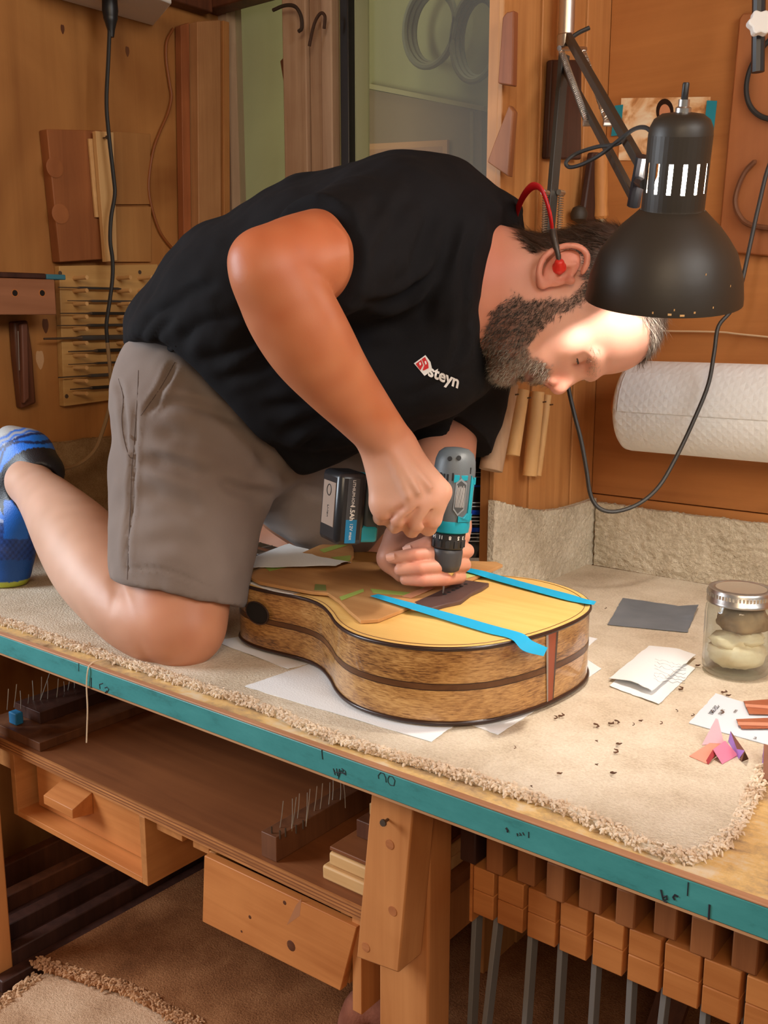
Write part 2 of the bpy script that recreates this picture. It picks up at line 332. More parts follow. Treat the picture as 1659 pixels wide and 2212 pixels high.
# pen marks on the teal edge
def mark(*strokes, r=0.00065):
    m = MB()
    for s in strokes: m.tube([py(x, y, -0.0452) for x, y in s], r, 5)
    m.build('pen_mark', M['ink'], bench)
mark([(170,1432),(170,1450)], r=.0004); mark([(197,1464),(197,1486)]); mark([(215,1478),(216,1488)], [(215,1478),(222,1476)], [(226,1486),(231,1484),(235,1489),(232,1495),(226,1497),(231,1492)])
mark([(695,1620),(696,1632),(697,1640)])
mark([(720,1660),(724,1674),(722,1664)], [(727,1660),(729,1676)], [(733,1661),(731,1682),(737,1664)], [(738,1660),(746,1666),(747,1674),(740,1670),(741,1662)], [(722,1668),(747,1670)])
mark([(818,1682),(817,1675),(822,1669),(829,1671),(833,1680),(834,1690)], r=.0005); mark([(838,1682),(841,1676),(848,1678),(853,1686),(851,1697),(843,1696),(838,1689),(838,1682)], r=.0005)
mark([(1142,1797),(1142,1810)], r=.0005); mark([(1117,1800),(1118,1806)], [(1122,1799),(1126,1804),(1122,1804)], [(1129,1798),(1132,1804)]); mark([(1093,1788),(1097,1794),(1096,1797)], r=.0012)
mark([(1428,1922),(1433,1944),(1441,1942),(1440,1935),(1434,1937)], [(1434,1946),(1441,1949)], [(1465,1937),(1458,1933),(1454,1938),(1458,1944)], r=.001)
mark([(1487,1906),(1485,1935)], r=.0006); mark([(1533,1954),(1531,1986)], r=.001)

# ------------------------------------------------------------------ carpets
tuft_m = fabric('carpet_pile_fringe', srgb(236,220,198), srgb(200,174,148), 500, 0.95, 40, 0.5)
cm = carpetm('beige_carpet', srgb(232,220,200), srgb(214,199,176), srgb(182,163,138), 300, 0.8)
cm_wall = carpetm('nubby_carpet', srgb(226,216,196), srgb(200,188,166), srgb(152,138,116), 190, 1.0)
edge_px = [(-60,1322),(60,1356),(140,1388),(200,1405),(260,1428),(330,1448),(372,1462),(430,1482),(520,1508),(600,1540),(700,1585),(790,1612),(870,1636),(960,1662),(1060,1692),(1160,1722),(1240,1752),(1310,1786),(1380,1818),(1440,1842),(1500,1852),(1545,1832),(1590,1792),(1618,1742),(1640,1692),(1672,1640)]
edge = [pz(x, y, CT)[:2] for x, y in edge_px]
for i in range(1, len(edge)): edge[i] = edge[i]+A(nz(i*3.1, 1)*0.003, nz(i*2.7, 5)*0.003)
poly = [(-1.885, edge[0][1])]+[tuple(e) for e in edge]+[(-0.262, 0.45), (-0.255, 0.905), (-1.885, 0.905)]
carpet = thing('bench_carpet', (-0.9, 0.4, BT), 'beige carpet spread over the bench top with a frayed front edge', 'carpet')
MB().prism([(x, y, BT+0.0005) for x, y in poly][::1], (0, 0, CT-BT-0.0005)).build('pile', cm, carpet)
def fringe(pts, n, parent, z=CT, seedv=1, out=None, size=1.0, mat=None):
    rg = random.Random(seedv); m = MB(); seg = np.array(pts); d = np.r_[0, np.cumsum(np.linalg.norm(np.diff(seg, axis=0), axis=1))]
    for i in range(n):
        s = rg.random()*d[-1]; q = A(np.interp(s, d, seg[:, 0]), np.interp(s, d, seg[:, 1]))
        j = min(np.searchsorted(d, s), len(seg)-1); t = nrm(seg[j]-seg[max(j-1, 0)]) if j else nrm(seg[1]-seg[0])
        nn = A(t[1], -t[0]); c = A(*(q+nn*rg.uniform(-.011, .0035)*size), z-rg.uniform(0, .006))
        dr = nrm(A(*(nn*rg.uniform(-.3, 1)+t*rg.uniform(-.9, .9)), rg.uniform(-.5, .9))); L = rg.uniform(.003, .0075)*size
        side = nrm(np.cross(dr, A(0, 0, 1)+0.01)); up_ = np.cross(side, dr)
        r = rg.uniform(.0011, .0018)*size
        m.tube([c, c+dr*L*.5+up_*L*.25, c+dr*L], [r, r*1.15, r*.6], 5)
    o = m.build('fringe', mat or tuft_m, parent); o['kind'] = 'stuff'; return o
fringe(edge, 4200, carpet, seedv=3)
def wall_carpet(name, o0, u, n, L, zt, label, mat=cm_wall, amp=0.0026, fr=90.0, h=0.0035):
    u, n = nrm(u), nrm(n); o0 = np.array(o0, float); nu = int(L/h); nv = int(0.17/h)
    def fn(a, b):
        s = a*L; top = zt(s)
        if b > .97: top += 0.004*nz(s*160, 9)
        z = CT-0.004+(top-CT)*b
        d = amp*(nz(s*fr, z*fr*1.3)+0.6*nz(s*fr*2.3, z*fr*2.6, 4))+0.006*nz(s*7, z*5, 2)
        return o0+u*s+n*(0.014+d)+A(0, 0, z-o0[2])
    m = MB(); m.grid(fn, nu, nv)
    bk = lambda a, b: (lambda p: p-n*np.dot(p-o0-n*0.002, n))(fn(1-a, b))
    m.grid(bk, 8, 2)
    m.grid(lambda a, b: fn(a, 1)*(1-b)+bk(1-a, 1)*b, nu, 1); m.grid(lambda a, b: fn(0, 1-a)*(1-b)+bk(1, 1-a)*b, nv, 1); m.grid(lambda a, b: fn(1, a)*(1-b)+bk(0, a)*b, nv, 1)
    return solo(m.build(name, mat, ang=180), label, 'carpet')
zs = [px(x, y, PX)[1:] for x, y in ((1056,1074),(1110,1090),(1160,1097),(1210,1092),(1262,1076))]
wall_carpet('wall_carpet', (PX, 0.553, CT), (0, 1, 0), (1, 0, 0), WY-0.556, lambda s: float(np.interp(0.553+s, [q[0] for q in zs], [q[1] for q in zs])), 'nubby grey-beige carpet piece on the partition behind the drill')
wall_carpet('wall_carpet', (PX+0.016, WY, CT), (1, 0, 0), (0, -1, 0), 0.75, lambda s: 0.975+0.004*nz(s*14, 3)-0.006*s, 'nubby grey-beige carpet strip along the wall below the paper towel roll')
wall_carpet('wall_carpet', (WX, 0.27, CT), (0, 1, 0), (1, 0, 0), 0.64, lambda s: 1.062+0.004*nz(s*20, 8), 'woven carpet backing on the left wall behind the shoe', carpetm('carpet_backing', srgb(196,166,124), srgb(160,128,90), srgb(110,82,54), 420, 1.0), 0.0014, 200)
# ================================================================== UNDER THE BENCH
def obj1(m, name, mat, label, cat, group=None, bevel=0.0, kind=None): return tag(m.build(name, mat, None, bevel), label, cat, group, kind)
shelf = thing('lower_shelf', (-1.1, 0.4, 0.545), 'brown plywood shelf under the bench with a pale ply edge', 'shelf')
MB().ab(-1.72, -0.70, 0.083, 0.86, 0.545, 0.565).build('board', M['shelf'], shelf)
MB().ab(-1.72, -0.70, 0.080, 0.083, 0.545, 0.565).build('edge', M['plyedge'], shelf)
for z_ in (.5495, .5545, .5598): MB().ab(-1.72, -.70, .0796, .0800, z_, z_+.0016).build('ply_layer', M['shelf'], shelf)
# left pigeonhole box with its drawer
t = thing('drawer_box', (-1.4, 0.25, 0.42), 'open-fronted wooden box with a recessed drawer under the shelf, at left', 'drawer')
bx0, bx1, bz0, bz1, by0, by1 = -1.590, -1.203, 0.424, 0.5445, 0.08, 0.46
for (a, b) in ((bx0, bx0+.014), (bx1-.014, bx1)): MB().ab(a, b, by0, by1, bz0, bz1).build('side', M['pine_y'], t, bevel=.0008)
MB().ab(bx0+.014, bx1-.014, by0, by1, bz0, bz0+.011).build('bottom', M['pine'], t, bevel=.0008)
MB().ab(bx0+.014, bx1-.014, by1-.01, by1, bz0+.011, bz1).build('back', M['pine'], t)
dr = MB().ab(bx0+.030, bx1-.016, by0+.034, by0+.050, bz0+.013, bz1-.004).build('drawer_front', M['pine'], t, bevel=.001)
h0 = py(118,1705,.095); h1 = py(190,1765,.07)
MB().hexa([A(h0[0],.072,.484),A(h0[0]+.086,.072,.484),A(h0[0]+.086,.1135,.476),A(h0[0],.1135,.476),A(h0[0],.072,.5005),A(h0[0]+.086,.072,.5005),A(h0[0]+.086,.1135,.516),A(h0[0],.1135,.516)]).build('handle', M['pine'], dr, bevel=.001)
MB().ab(-1.192, -1.13, 0.094, 0.5, 0.522, 0.5445).build('runner', M['pine_y'], shelf, bevel=.001)
MB().ab(-1.105, -1.068, 0.094, 0.5, 0.522, 0.5445).build('runner', M['pine_y'], shelf, bevel=.001)
MB().ab(-1.66, -1.60, 0.094, 0.5, 0.50, 0.5445).build('runner', M['pine_y'], shelf, bevel=.001)
# right drawer
t = thing('drawer', (-0.93, 0.2, 0.41), 'deep orange pine drawer without a handle, hung under the shelf beside the bench leg', 'drawer')
f0 = [py(437,1991,.078), py(735,2141,.078), py(770,2004,.078), py(441,1848,.078)]
MB().prism([f0[0], f0[1], f0[2], f0[3]], (0, 0.014, 0)).build('front', M['pine'], t, bevel=.0012)
MB().ab(f0[1][0]-.012, f0[1][0]+.004, 0.093, 0.47, 0.430, 0.532).build('side', M['pine_y'], t, bevel=.001)
MB().ab(f0[0][0]+.004, f0[0][0]+.018, 0.093, 0.47, 0.425, 0.53).build('side', M['pine_y'], t, bevel=.001)
MB().ab(f0[0][0]+.018, f0[1][0]-.012, 0.093, 0.47, 0.425, 0.432).build('bottom', M['pine'], t)
kn = wood('knot', srgb(110,60,32), srgb(60,30,16), 'x', 3.0)
for (x, y, r) in ((629,2043,.0085),(540,1981,.003),(615,1950,.0034),(522,2012,.002)):
    c = py(x, y, .0781); MB().lathe([(r, 0), (r*.9, .0004)], c, (0, -1, 0), 12).build('knot', kn, t)
MB().prism([py(652,1940,.0785), py(648,1978,.0785), py(620,1998,.0785), py(640,1955,.0785)], (0, -.0006, 0)).build('patch', plain('pale_patch', srgb(172,112,72), .7), t)
MB().ab(-0.776, -0.760, 0.085, 0.5, 0.40, 0.545).build('rail', M['pine_z'], shelf, bevel=.001)
# board and pin blocks on the shelf
obj1(MB().ab(-1.68, -1.508, 0.092, 0.62, 0.5655, 0.582), 'plank', M['walnut'], 'thin brown board lying on the left end of the shelf', 'board', bevel=.001)
wire = plain('wire', (0.55, 0.5, 0.42, 1), 0.4, 0.9)
t = thing('pin_block', (-0.93, 0.25, 0.565), 'dark wooden block with a row of upright wires on the shelf, beside the stacked scraps', 'pin block')
MB().ab(-0.950, -0.920, 0.090, 0.42, 0.5655, 0.604).build('block', M['walnut'], t, bevel=.001)
for (x0, y0, x1, y1) in ((604,1788,612,1730),(630,1790,632,1725),(631,1784,640,1722),(642,1768,647,1714),(661,1780,664,1712),(662,1772,670,1704),(678,1752,685,1698),(691,1748,697,1692),(710,1738,713,1690),(718,1728,720,1682),(735,1728,736,1690),(746,1740,742,1690)):
    p = pz(x0, y0, .604); q = pd(x1, y1, float(np.dot(p-CAM, CFW))); MB().tube([p-A(0,0,.004), (p+q)/2+A(.001,0,0), q], .0007, 5).build('pin', wire, t)
for (x, y) in ((587,1800),(605,1808),(617,1803),(640,1796),(655,1786)):
    p = pz(x, y, .604); MB().tube([p-A(0,0,.003), p+A(0,0,.010)], .0012, 6).build('screw', M['screw'], t)
t = thing('pin_block', (-1.62, 0.35, 0.582), 'block bristling with wires at the far left end of the shelf, wrapped with blue tape', 'pin block')
p0, p1 = pz(25,1535,.60), pz(150,1490,.60)
MB().ab(-1.665, -1.58, p0[1]+.02, p1[1]+.15, .5825, .605).build('block', M['darker'], t, bevel=.001)
rg = random.Random(5)
for (x0, y0, x1, y1) in ((30,1525,36,1478),(45,1528,44,1492),(72,1512,70,1470),(60,1520,62,1500),(88,1510,90,1462),(86,1512,107,1455),(103,1510,103,1470),(122,1506,126,1466),(139,1494,138,1472),(146,1490,150,1472),(160,1486,161,1474),(15,1530,18,1488)):
    p = pz(x0, y0, .605); q = pd(x1, y1, float(np.dot(p-CAM, CFW))); MB().tube([p-A(0,0,.003), (p+q)/2+A(.001,0,0), q], .0008, 5).build('pin', wire, t)
p = pz(30,1545,.60); MB().ab(p[0]-.012, p[0]+.012, p[1]-.004, p[1]+.012, .583, .606).build('tape', plain('dim_blue_tape', srgb(40,120,170), .6), t, bevel=.002)
# stacked scraps beside the leg
for i, (x0, x1, z0, z1, y0, y1, lab) in enumerate(((-.842,-.712,.5655,.586,.10,.30,'bottom pale wood scrap of the stack on the shelf beside the leg'),
      (-.834,-.710,.587,.606,.105,.31,'second pale wood scrap from the bottom of the stack on the shelf'),
      (-.835,-.712,.607,.613,.108,.33,'thin brown sheet between the scraps of the stack on the shelf'),
      (-.822,-.712,.614,.640,.15,.36,'dark brown scrap in the middle of the stack on the shelf'),
      (-.815,-.715,.641,.658,.17,.40,'topmost wood scrap of the stack on the shelf'))):
    obj1(MB().ab(x0, x1, y0, y1, z0, z1), 'wood_scrap', [M['pale_wood'], M['pale_wood'], M['shelf'], M['dark_wood'], M['pale_wood']][i], lab, 'wood scrap', 'wood scraps stacked on the shelf', .003 if i in (0, 1) else .0012)
# clamp rack
rack = thing('clamp_rack', (-0.35, 0.2, 0.61), 'slotted pine rack under the bench that holds a row of bar clamps', 'rack')
bl = [(1023,1067),(1076,1131),(1141,1202),(1211,1270),(1283,1348),(1359,1428),(1436,1513),(1520,1600),(1612,1690),(1700,1790)]
slots = []; jawm = wood('clamp_jaw_wood', srgb(176,112,66), srgb(132,78,44), 'z', .9)
for i, (a, b) in enumerate(bl):
    xa, xb = py(a, 1870+(a-1025)*.44, .1)[0], py(b, 1870+(b-1025)*.44, .1)[0]
    MB().ab(xa, xb, .10, .24, .645, .6755).build('tooth', M['pine'], rack, bevel=.0012)
    MB().ab(xa, xb, .10, .24, .613, .6443).build('tooth', M['pine'], rack, bevel=.0012)
    if i: slots.append((pxb+xa)/2)
    else: slots.append(xa-.006)
    pxb = xb
MB().ab(-.60, -.15, .24, .275, .60, .68).build('backbone', M['pine'], rack, bevel=.001)
MB().ab(-.60, -.596, .10, .24, .60, .68).build('end', M['pine'], rack)
for i, x in enumerate(slots):
    rg = random.Random(40+i); lean = [(-.028),-.040,-.012,-.018,-.012,-.003,-.024,-.006,-.006,-.01][i]; yc = .125+rg.uniform(-.006, .008)
    t = thing('bar_clamp', (x, yc, .25), ['leftmost bar clamp in the rack beside the leg, with the dark jaw','second','third','fourth','fifth','sixth','seventh','eighth','rightmost'][min(i, 8)] + ('' if i == 0 else ' bar clamp from the bench leg, hanging in the slotted rack' if i < 8 else ' bar clamp hanging in the slotted rack, at the edge of view'), 'clamp', 'bar clamps hanging in the rack')
    if i == 9: t['label'] = 'bar clamp in the slotted rack just past the edge of view'
    wd = .0034
    top, bot = A(x, yc, .70), A(x+lean, yc+rg.uniform(-.01, .03), .25)
    MB().hexa([bot+A(-wd,-.008,0), bot+A(wd,-.008,0), bot+A(wd,.008,0), bot+A(-wd,.008,0), top+A(-wd,-.008,0), top+A(wd,-.008,0), top+A(wd,.008,0), top+A(-wd,.008,0)]).build('bar', M['grey_bar'], t, bevel=.0006)
    jw = .0125+rg.uniform(-.0015, .0015)
    MB().ab(x-jw, x+jw, yc-.03, yc+.11, .6795, .725+rg.uniform(-.008, .008)).build('jaw', M['darker'] if i == 0 else jawm, t, bevel=.002)
    MB().ab(bot[0]-jw, bot[0]+jw, bot[1]-.02, bot[1]+.1, .23, .262).build('lower_jaw', M['walnut'], t, bevel=.002)
# planks leaning behind the rack and lumber on the floor
for i, (x, y, dx, mm, lab) in enumerate(((-.55,.45,.10,'dark_wood','leaning brown plank behind the leftmost clamp bars'), (-.42,.5,.14,'walnut','leaning plank in the dark behind the middle clamp bars'), (-.25,.5,.12,'dark_wood','leaning brown plank behind the right-hand clamp bars'))):
    obj1(MB().hexa([A(x,y,FL),A(x+.05,y,FL),A(x+.05,y+.02,FL),A(x,y+.02,FL),A(x+dx,y+.2,.72),A(x+dx+.05,y+.2,.72),A(x+dx+.05,y+.22,.72),A(x+dx,y+.22,.72)]), 'leaning_plank', M[mm], lab, 'plank', 'planks behind the clamp rack', .001)
rg = random.Random(9)
for i in range(9):
    x = -1.86+i*.034; h = [.05,.10,.04,.075,.045,.06,.03,.05,.025][i]
    obj1(MB().ab(x, x+.028, -.02+rg.uniform(0, .06), .86, FL+.0005, FL+h), 'floor_molding', M['dark_wood'] if i in (1, 3) else M['darker'],
         ['dark wooden strip on the floor against the left wall','tall brown strip standing second from the left wall on the floor','low dark strip third from the left wall on the floor','brown strip fourth from the left wall on the floor','dark strip in the middle of the lumber on the floor','dark strip sixth from the left wall on the floor','low strip seventh from the left wall on the floor','dark strip second nearest the floor carpet','low dark strip right beside the floor carpet'][i], 'lumber', 'strips of lumber lying on the floor', .003)
cb = carpetm('brown_carpet', srgb(172,118,78), srgb(140,90,56), srgb(104,64,38), 260, .9)
cpt = carpetm('pale_floor_carpet', srgb(226,188,154), srgb(200,160,126), srgb(162,124,94), 260, .9)
c1 = [pz(72,2082,FL+.03)[:2], pz(160,2110,FL+.03)[:2], pz(270,2140,FL+.03)[:2], pz(360,2190,FL+.03)[:2], pz(430,2225,FL+.03)[:2]]
t = thing('floor_carpet', (-1.3, .4, FL), 'brown carpet remnant lying on the floor under the drawers', 'carpet')
MB().prism([(x, y, FL+.021) for x, y in c1]+[(-.2, c1[-1][1]-.05, FL+.021), (-.2, .85, FL+.021), (c1[0][0]+.01, .85, FL+.021)], (0, 0, .012)).build('pile', cb, t)
fringe(c1, 900, t, z=FL+.034, seedv=8, size=1.5, mat=fabric('brown_fringe', srgb(206,160,120), srgb(160,112,78), 400, .95, 30))
c2 = [pz(85,2108,FL+.02)[:2], pz(-20,2190,FL+.02)[:2]]
t = thing('floor_carpet', (-1.5, -.1, FL), 'pale beige carpet remnant on the floor, at the lower left under the brown one', 'carpet')
MB().prism([(c2[0][0], c2[0][1], FL+.002), (c2[1][0], c2[1][1], FL+.002), (c2[1][0], c2[1][1]-.5, FL+.002), (-.8, -.3, FL+.002), (-.8, c1[-1][1]+.1, FL+.002), (c1[2][0], c1[2][1]+.06, FL+.002), (c2[0][0], c2[0][1]+.05, FL+.002)], (0, 0, .017)).build('pile', cpt, t)
fringe([c2[1], c2[0]], 300, t, z=FL+.02, seedv=9, size=1.5, mat=fabric('pale_fringe', srgb(224,186,150), srgb(186,146,110), 400, .95, 30))
p = pz(825, 2190, FL+.12)
obj1(MB().tube(spline([p+A(-.055,0,-.086), p+A(-.05,.01,-.03), p+A(-.02,.02,-.005), p+A(.03,.02,-.01), p+A(.06,.03,-.05)], 5), [.03,.034,.036,.036]+[.036]*17, 12), 'carpet_roll', fabric('red_brown_carpet', srgb(150,92,70), srgb(112,62,46), 220, .95, 20, 1.0), 'reddish-brown carpet roll on the floor at the foot of the bench leg', 'carpet')
# ================================================================== THINGS ON THE WALLS
def pl(pts, X, dx): return MB().prism([px(x, y, X) for x, y in pts], (dx, 0, 0))
def plY(pts, Y, dy): return MB().prism([py(x, y, Y) for x, y in pts], (0, dy, 0))
LX = WX
o = thing('finger_pull_board', px(150,560,LX), 'brown wooden panel with two finger pulls hanging on the left wall', 'panel')
pl([(84,282),(205,285),(222,560),(113,567)], LX+.002, .028).build('board', wood('panel_wood', srgb(178,112,66), srgb(128,74,40), 'z', .6), o, bevel=.002)
for (x, y) in ((118,362),(130,462)):
    c = px(x, y, LX+.0305); MB().lathe([(.019, 0), (.0205, .0010), (.018, .0016), (.0, .0003)], c, (1, 0, 0), 20).build('finger_pull', M['brown_panel'], o)
obj1(pl([(188,300),(200,300),(212,470),(203,470)], LX+.0315, .006), 'reddish_stick', M['pale_wood'], 'thin reddish slat propped on the brown hanging panel', 'slat', bevel=.001)
o = thing('pale_stick', px(230,560,LX), 'pale wooden stick hanging beside the brown panel on the left wall', 'stick')
pl([(199,284),(238,287),(246,563),(221,566)], LX+.040, .012).build('stick', M['pale_z'], o, bevel=.001)
c = px(223,298,LX+.053); MB().tube([c, c+A(.012,0,0)], .0016, 6).lathe([(.004,0),(.003,.002)], c+A(.012,0,0), (1,0,0), 8).build('nail', M['screw'], o)
o = thing('ply_sheet', px(280,560,LX), 'thin tan plywood sheet pinned on the left wall behind the hanging cord', 'plywood')
pl([(240,284),(322,290),(322,442),(240,442)], LX+.001, .005).build('sheet', wood('tan_sheet', srgb(184,132,76), srgb(150,100,54), 'z', .6), o, bevel=.001)
pl([(240,447),(322,447),(322,566),(240,566)], LX+.001, .008).build('sheet', wood('tan_sheet_lower', srgb(190,138,80), srgb(156,106,58), 'z', .6), o, bevel=.001)
# file rack
rk = thing('file_rack', px(200,870,LX), 'pale board with rows of dowel pegs holding needle files on the left wall', 'rack')
pl([(117,575),(330,571),(330,850),(128,877)], LX+.001, .018).build('board', wood('rack_board', srgb(208,166,104), srgb(172,126,70), 'y', .7), rk, bevel=.0015)
rows = [601,629,657,685,711,741,768,794,822,849]
for i, y in enumerate(rows):
    for x in (160, 254, 300):
        c = px(x, y, LX+.019); MB().tube([c, c+A(.046, 0, .001)], .0044, 10).build('peg', M['pale_wood'], rk)
for (x, y) in ((130,590),(302,588),(144,856)):
    c = px(x, y, LX+.0192); MB().lathe([(.0048, 0), (.004, .0012)], c, (1, 0, 0), 10).build('screw', M['screw'], rk)
fl = [None,(126,262,.0028,'thin round'),(146,300,.0026,'thin flat'),(130,330,.0034,'tapered'),(124,330,.0032,'long black'),(95,330,.0058,'thick dark'),(148,330,.004,'flat grey'),(148,330,.0026,'red-tinted'),(126,330,.0038,'stout black'),(152,290,.0038,'silver-tipped')]
nth = ['','second','third','fourth','fifth','sixth','seventh','eighth','ninth','bottom']
for i, f in enumerate(fl):
    if not f: continue
    x0, x1, r, kn_ = f; X = LX+.034; a = px(x0, rows[i]-5, X); b = px(x1, rows[i]-7, X)
    a = A(X, a[1], b[2]); z0 = px(160, rows[i], LX+.034)[2]+.0045+r; a[2] = z0; b = A(X, b[1], z0)
    t = thing('needle_file', a, '%s file lying on the %s row of pegs of the file rack' % (kn_, nth[i] if i != 9 else 'bottom'), 'file', 'files on the peg rack')
    L = b-a; mtl = plain('file_steel_%d' % i, (.05+.03*(i % 3), .045+.03*(i % 3), .04+.03*(i % 3), 1), .45, .6)
    MB().tube([a, a+L*.28, a+L*.32], [r*.35, r*.5, r], 8).build('tang', M['screw'], t)
    MB().tube([a+L*.32, a+L*.95, b], [r, r*.95, r*.4], 8, True, (A(0,0,1), .6)).build('blade', mtl, t)
# bracket with two holes, with the tool lying on it, and the dark jaw hanging below
bk = thing('wall_bracket', px(50,680,LX), 'brown wooden bracket box with two round holes at the left edge of the wall', 'bracket')
q0, q1 = px(-70,680,LX+.10), px(118,604,LX+.10)
MB().ab(LX+.001, LX+.10, q0[1], q1[1], q0[2], q1[2]).build('body', wood('bracket_wood', srgb(178,122,88), srgb(136,88,60), 'y', .7), bk, bevel=.002)
for x in (32, 91):
    c = px(x, 633, LX+.1003); MB().lathe([(.0075,.0),(.0075,.0006),(.006,.0008),(.006,-.0)], c, (1,0,0), 16, False).build('hole_rim', M['pine'], bk); MB().lathe([(.0062,0),(.0062,.0003)], c, (1,0,0), 16).build('hole', plain('hole_dark', (.01,.006,.004,1), .9), bk)
a, b = px(-60,594,LX+.06), px(82,594,LX+.06); a[2] = b[2] = q1[2]+.0075
t = thing('spokeshave', a, 'dark tool with a blue taped end lying on top of the bracket', 'tool')
MB().ab(LX+.03, LX+.09, a[1], b[1], q1[2]+.0005, q1[2]+.012).build('body', M['darker'], t, bevel=.003)
MB().ab(LX+.03, LX+.09, b[1], b[1]+.045, q1[2]+.0005, q1[2]+.011).build('taped_end', plain('dull_blue_tape', srgb(60,120,140), .6), t, bevel=.002)
t = thing('wooden_jaw', px(45,880,LX), 'dark reddish wooden clamp jaw hanging below the bracket on the left wall', 'clamp jaw')
pl([(17,695),(48,692),(58,760),(66,870),(34,882),(22,770)], LX+.001, .022).build('arm', M['dark_wood'], t, bevel=.004)
pl([(38,700),(52,698),(56,860),(44,872)], LX+.0235, .014).build('arm', wood('jaw_wood', srgb(128,82,64), srgb(90,54,42), 'z', 1), t, bevel=.003)
MB().tube([px(39,715,LX+.039), px(42,800,LX+.039)], .0012, 6).build('wire', M['steel'], t)
# ceiling outlet, plug and cord
t = thing('outlet_box', px(240,10,LX+.05), 'white outlet plate fixed overhead in the top left corner', 'outlet')
z0 = px(240,16,LX+.10)[2]
MB().prism([A(LX+.001,.38,z0+.02), A(LX+.20,.42,z0+.02), A(LX+.16,.66,z0+.02), A(LX+.001,.74,z0+.02)], (0,0,.03)).build('plate', M['white'], t, bevel=.003)
MB().prism([A(LX+.001,.43,z0+.05), A(LX+.12,.45,z0+.05), A(LX+.1,.60,z0+.05), A(LX+.001,.64,z0+.05)], (0,0,.3)).build('box', M['white'], t)
cp = [(237,60),(234,130),(230,220),(235,290),(245,380),(248,420),(240,470),(238,520),(243,560),(243,600),(237,650),(230,700),(232,740),(238,800),(241,850),(235,885),(222,930),(205,972),(170,1003),(125,1014),(70,1020)]
t = thing('power_cord', px(237,60,LX+.08), 'black power cord plugged in overhead and hanging down the left wall', 'power cord')
pts = [px(x, y, LX+.085) for x, y in cp]
MB().tube(spline(pts[:13], 5), .0042, 8).build('cable', M['black_soft'], t)
MB().tube(spline(pts[12:], 5), .0042, 8).build('cable', plain('lit_dusty_cord', srgb(150,122,86), .7), t)  # lower stretch paler: dust, with light on it put into the colour
c = px(238,24,LX+.085); c2 = pts[0]
MB().lathe([(.012,-.032),(.0155,-.03),(.0165,0),(.0145,.012),(.015,.014),(.012,.022),(.008,.036),(.0055,.05)], c, (0,0,-1), 16).build('plug', M['black'], t)
# corner boards and the bent amber strip
t = obj1(pl([(378,58),(396,52),(403,700),(388,700)], LX+.004, .02), 'tall_batten', wood('red_batten', srgb(178,108,64), srgb(120,66,38), 'z', 1), 'narrow reddish batten standing in the left corner', 'board', bevel=.001)
t = obj1(pl([(398,54),(449,50),(452,700),(404,700)], LX+.004, .045), 'tall_board', wood('corner_board', srgb(200,150,102), srgb(156,106,66), 'z', .9), 'wide dusty board standing in the left corner', 'board', bevel=.002)
t = obj1(pl([(451,52),(464,56),(468,700),(455,700)], LX+.004, .05), 'slat', M['plank'], 'pale slat standing between the corner board and the window', 'board', bevel=.001)
amb = [(374,62),(360,90),(359,130),(366,180),(370,210),(362,245),(345,285),(332,320),(323,370),(321,410),(328,450),(345,500),(368,532),(386,548)]
solo(MB().tube(spline([px(x, y, LX+.006) for x, y in amb], 5), .0034, 8).build('bent_strip', plain('amber_strip', srgb(140,78,30), .5)), 'thin amber wooden strip bent in a bow on the left wall', 'strip')
# window post hardware
t = thing('iron_hook', py(690,90,.88), 'small black iron hook screwed to the window post', 'hook')
MB().tube(spline([py(x, y, .862) for x, y in ((668,100),(676,62),(684,40),(694,28),(702,36),(700,62))], 5), .0034, 8).build('hook', plain('rusty_iron', srgb(70,44,28), .7), t)
t = thing('iron_bracket', py(640,40,.88), 'dark bent iron bracket at the top left of the window post', 'bracket')
MB().tube(spline([py(x, y, .86) for x, y in ((590,22),(615,12),(637,14),(650,34),(652,60),(645,68))], 5), .004, 8).build('bar', plain('dark_iron', srgb(58,44,34), .7), t)
obj1(plY([(605,132),(618,118),(637,97),(639,290),(630,290),(616,200)], .895, .016), 'wood_wedge', M['walnut'], 'brown wooden wedge hanging at the left side of the window post', 'wedge', bevel=.001)
obj1(plY([(1085,38),(1094,26),(1110,22),(1107,185),(1075,180)], .555, .014), 'dark_offcut', wood('offcut_red', srgb(156,92,56), srgb(104,58,34), 'z', 1), 'upper of the two dark wooden offcuts hung on the partition end', 'offcut', 'offcuts on the partition', bevel=.002)
obj1(plY([(1099,226),(1109,240),(1104,300),(1098,382),(1052,350),(1068,306)], .555, .014), 'dark_offcut', wood('offcut_brown', srgb(164,104,64), srgb(112,66,40), 'z', 1), 'lower slanting offcut of the two hung on the partition end', 'offcut', 'offcuts on the partition', bevel=.002)
# partition: tube, plank, tools
obj1(pl([(1180,131),(1244,131),(1243,346),(1169,344)], PX+.002, .012), 'hanging_plank', M['darker'], 'dark brown plank hanging on the partition behind the lamp arm', 'plank', bevel=.003)
t = thing('aluminium_tube', px(1222,100,PX+.03), 'shiny aluminium tube above the lamp joint at the top of the partition', 'tube')
a, b = px(1222,106,PX+.030), px(1226,-120,PX+.030); b = A(a[0], a[1], b[2])
MB().tube([a, b], .0130, 16).build('pipe', plain('brushed_aluminium', (.62,.56,.5,1), .38, 1.0), t)
MB().lathe([(.0132,0),(.0148,.002),(.0148,.02),(.0132,.022)], a, (0,0,1), 16).build('collar', M['steel'], t)
t = thing('wood_chisel', px(1298,490,PX+.03), 'chisel with a worn pale wooden handle hanging behind the lamp', 'chisel')
hd = px(1297,330,PX+.03); ft = px(1298,492,PX+.03); L = (ft-hd); up_ = -nrm(L); l = np.linalg.norm(L)
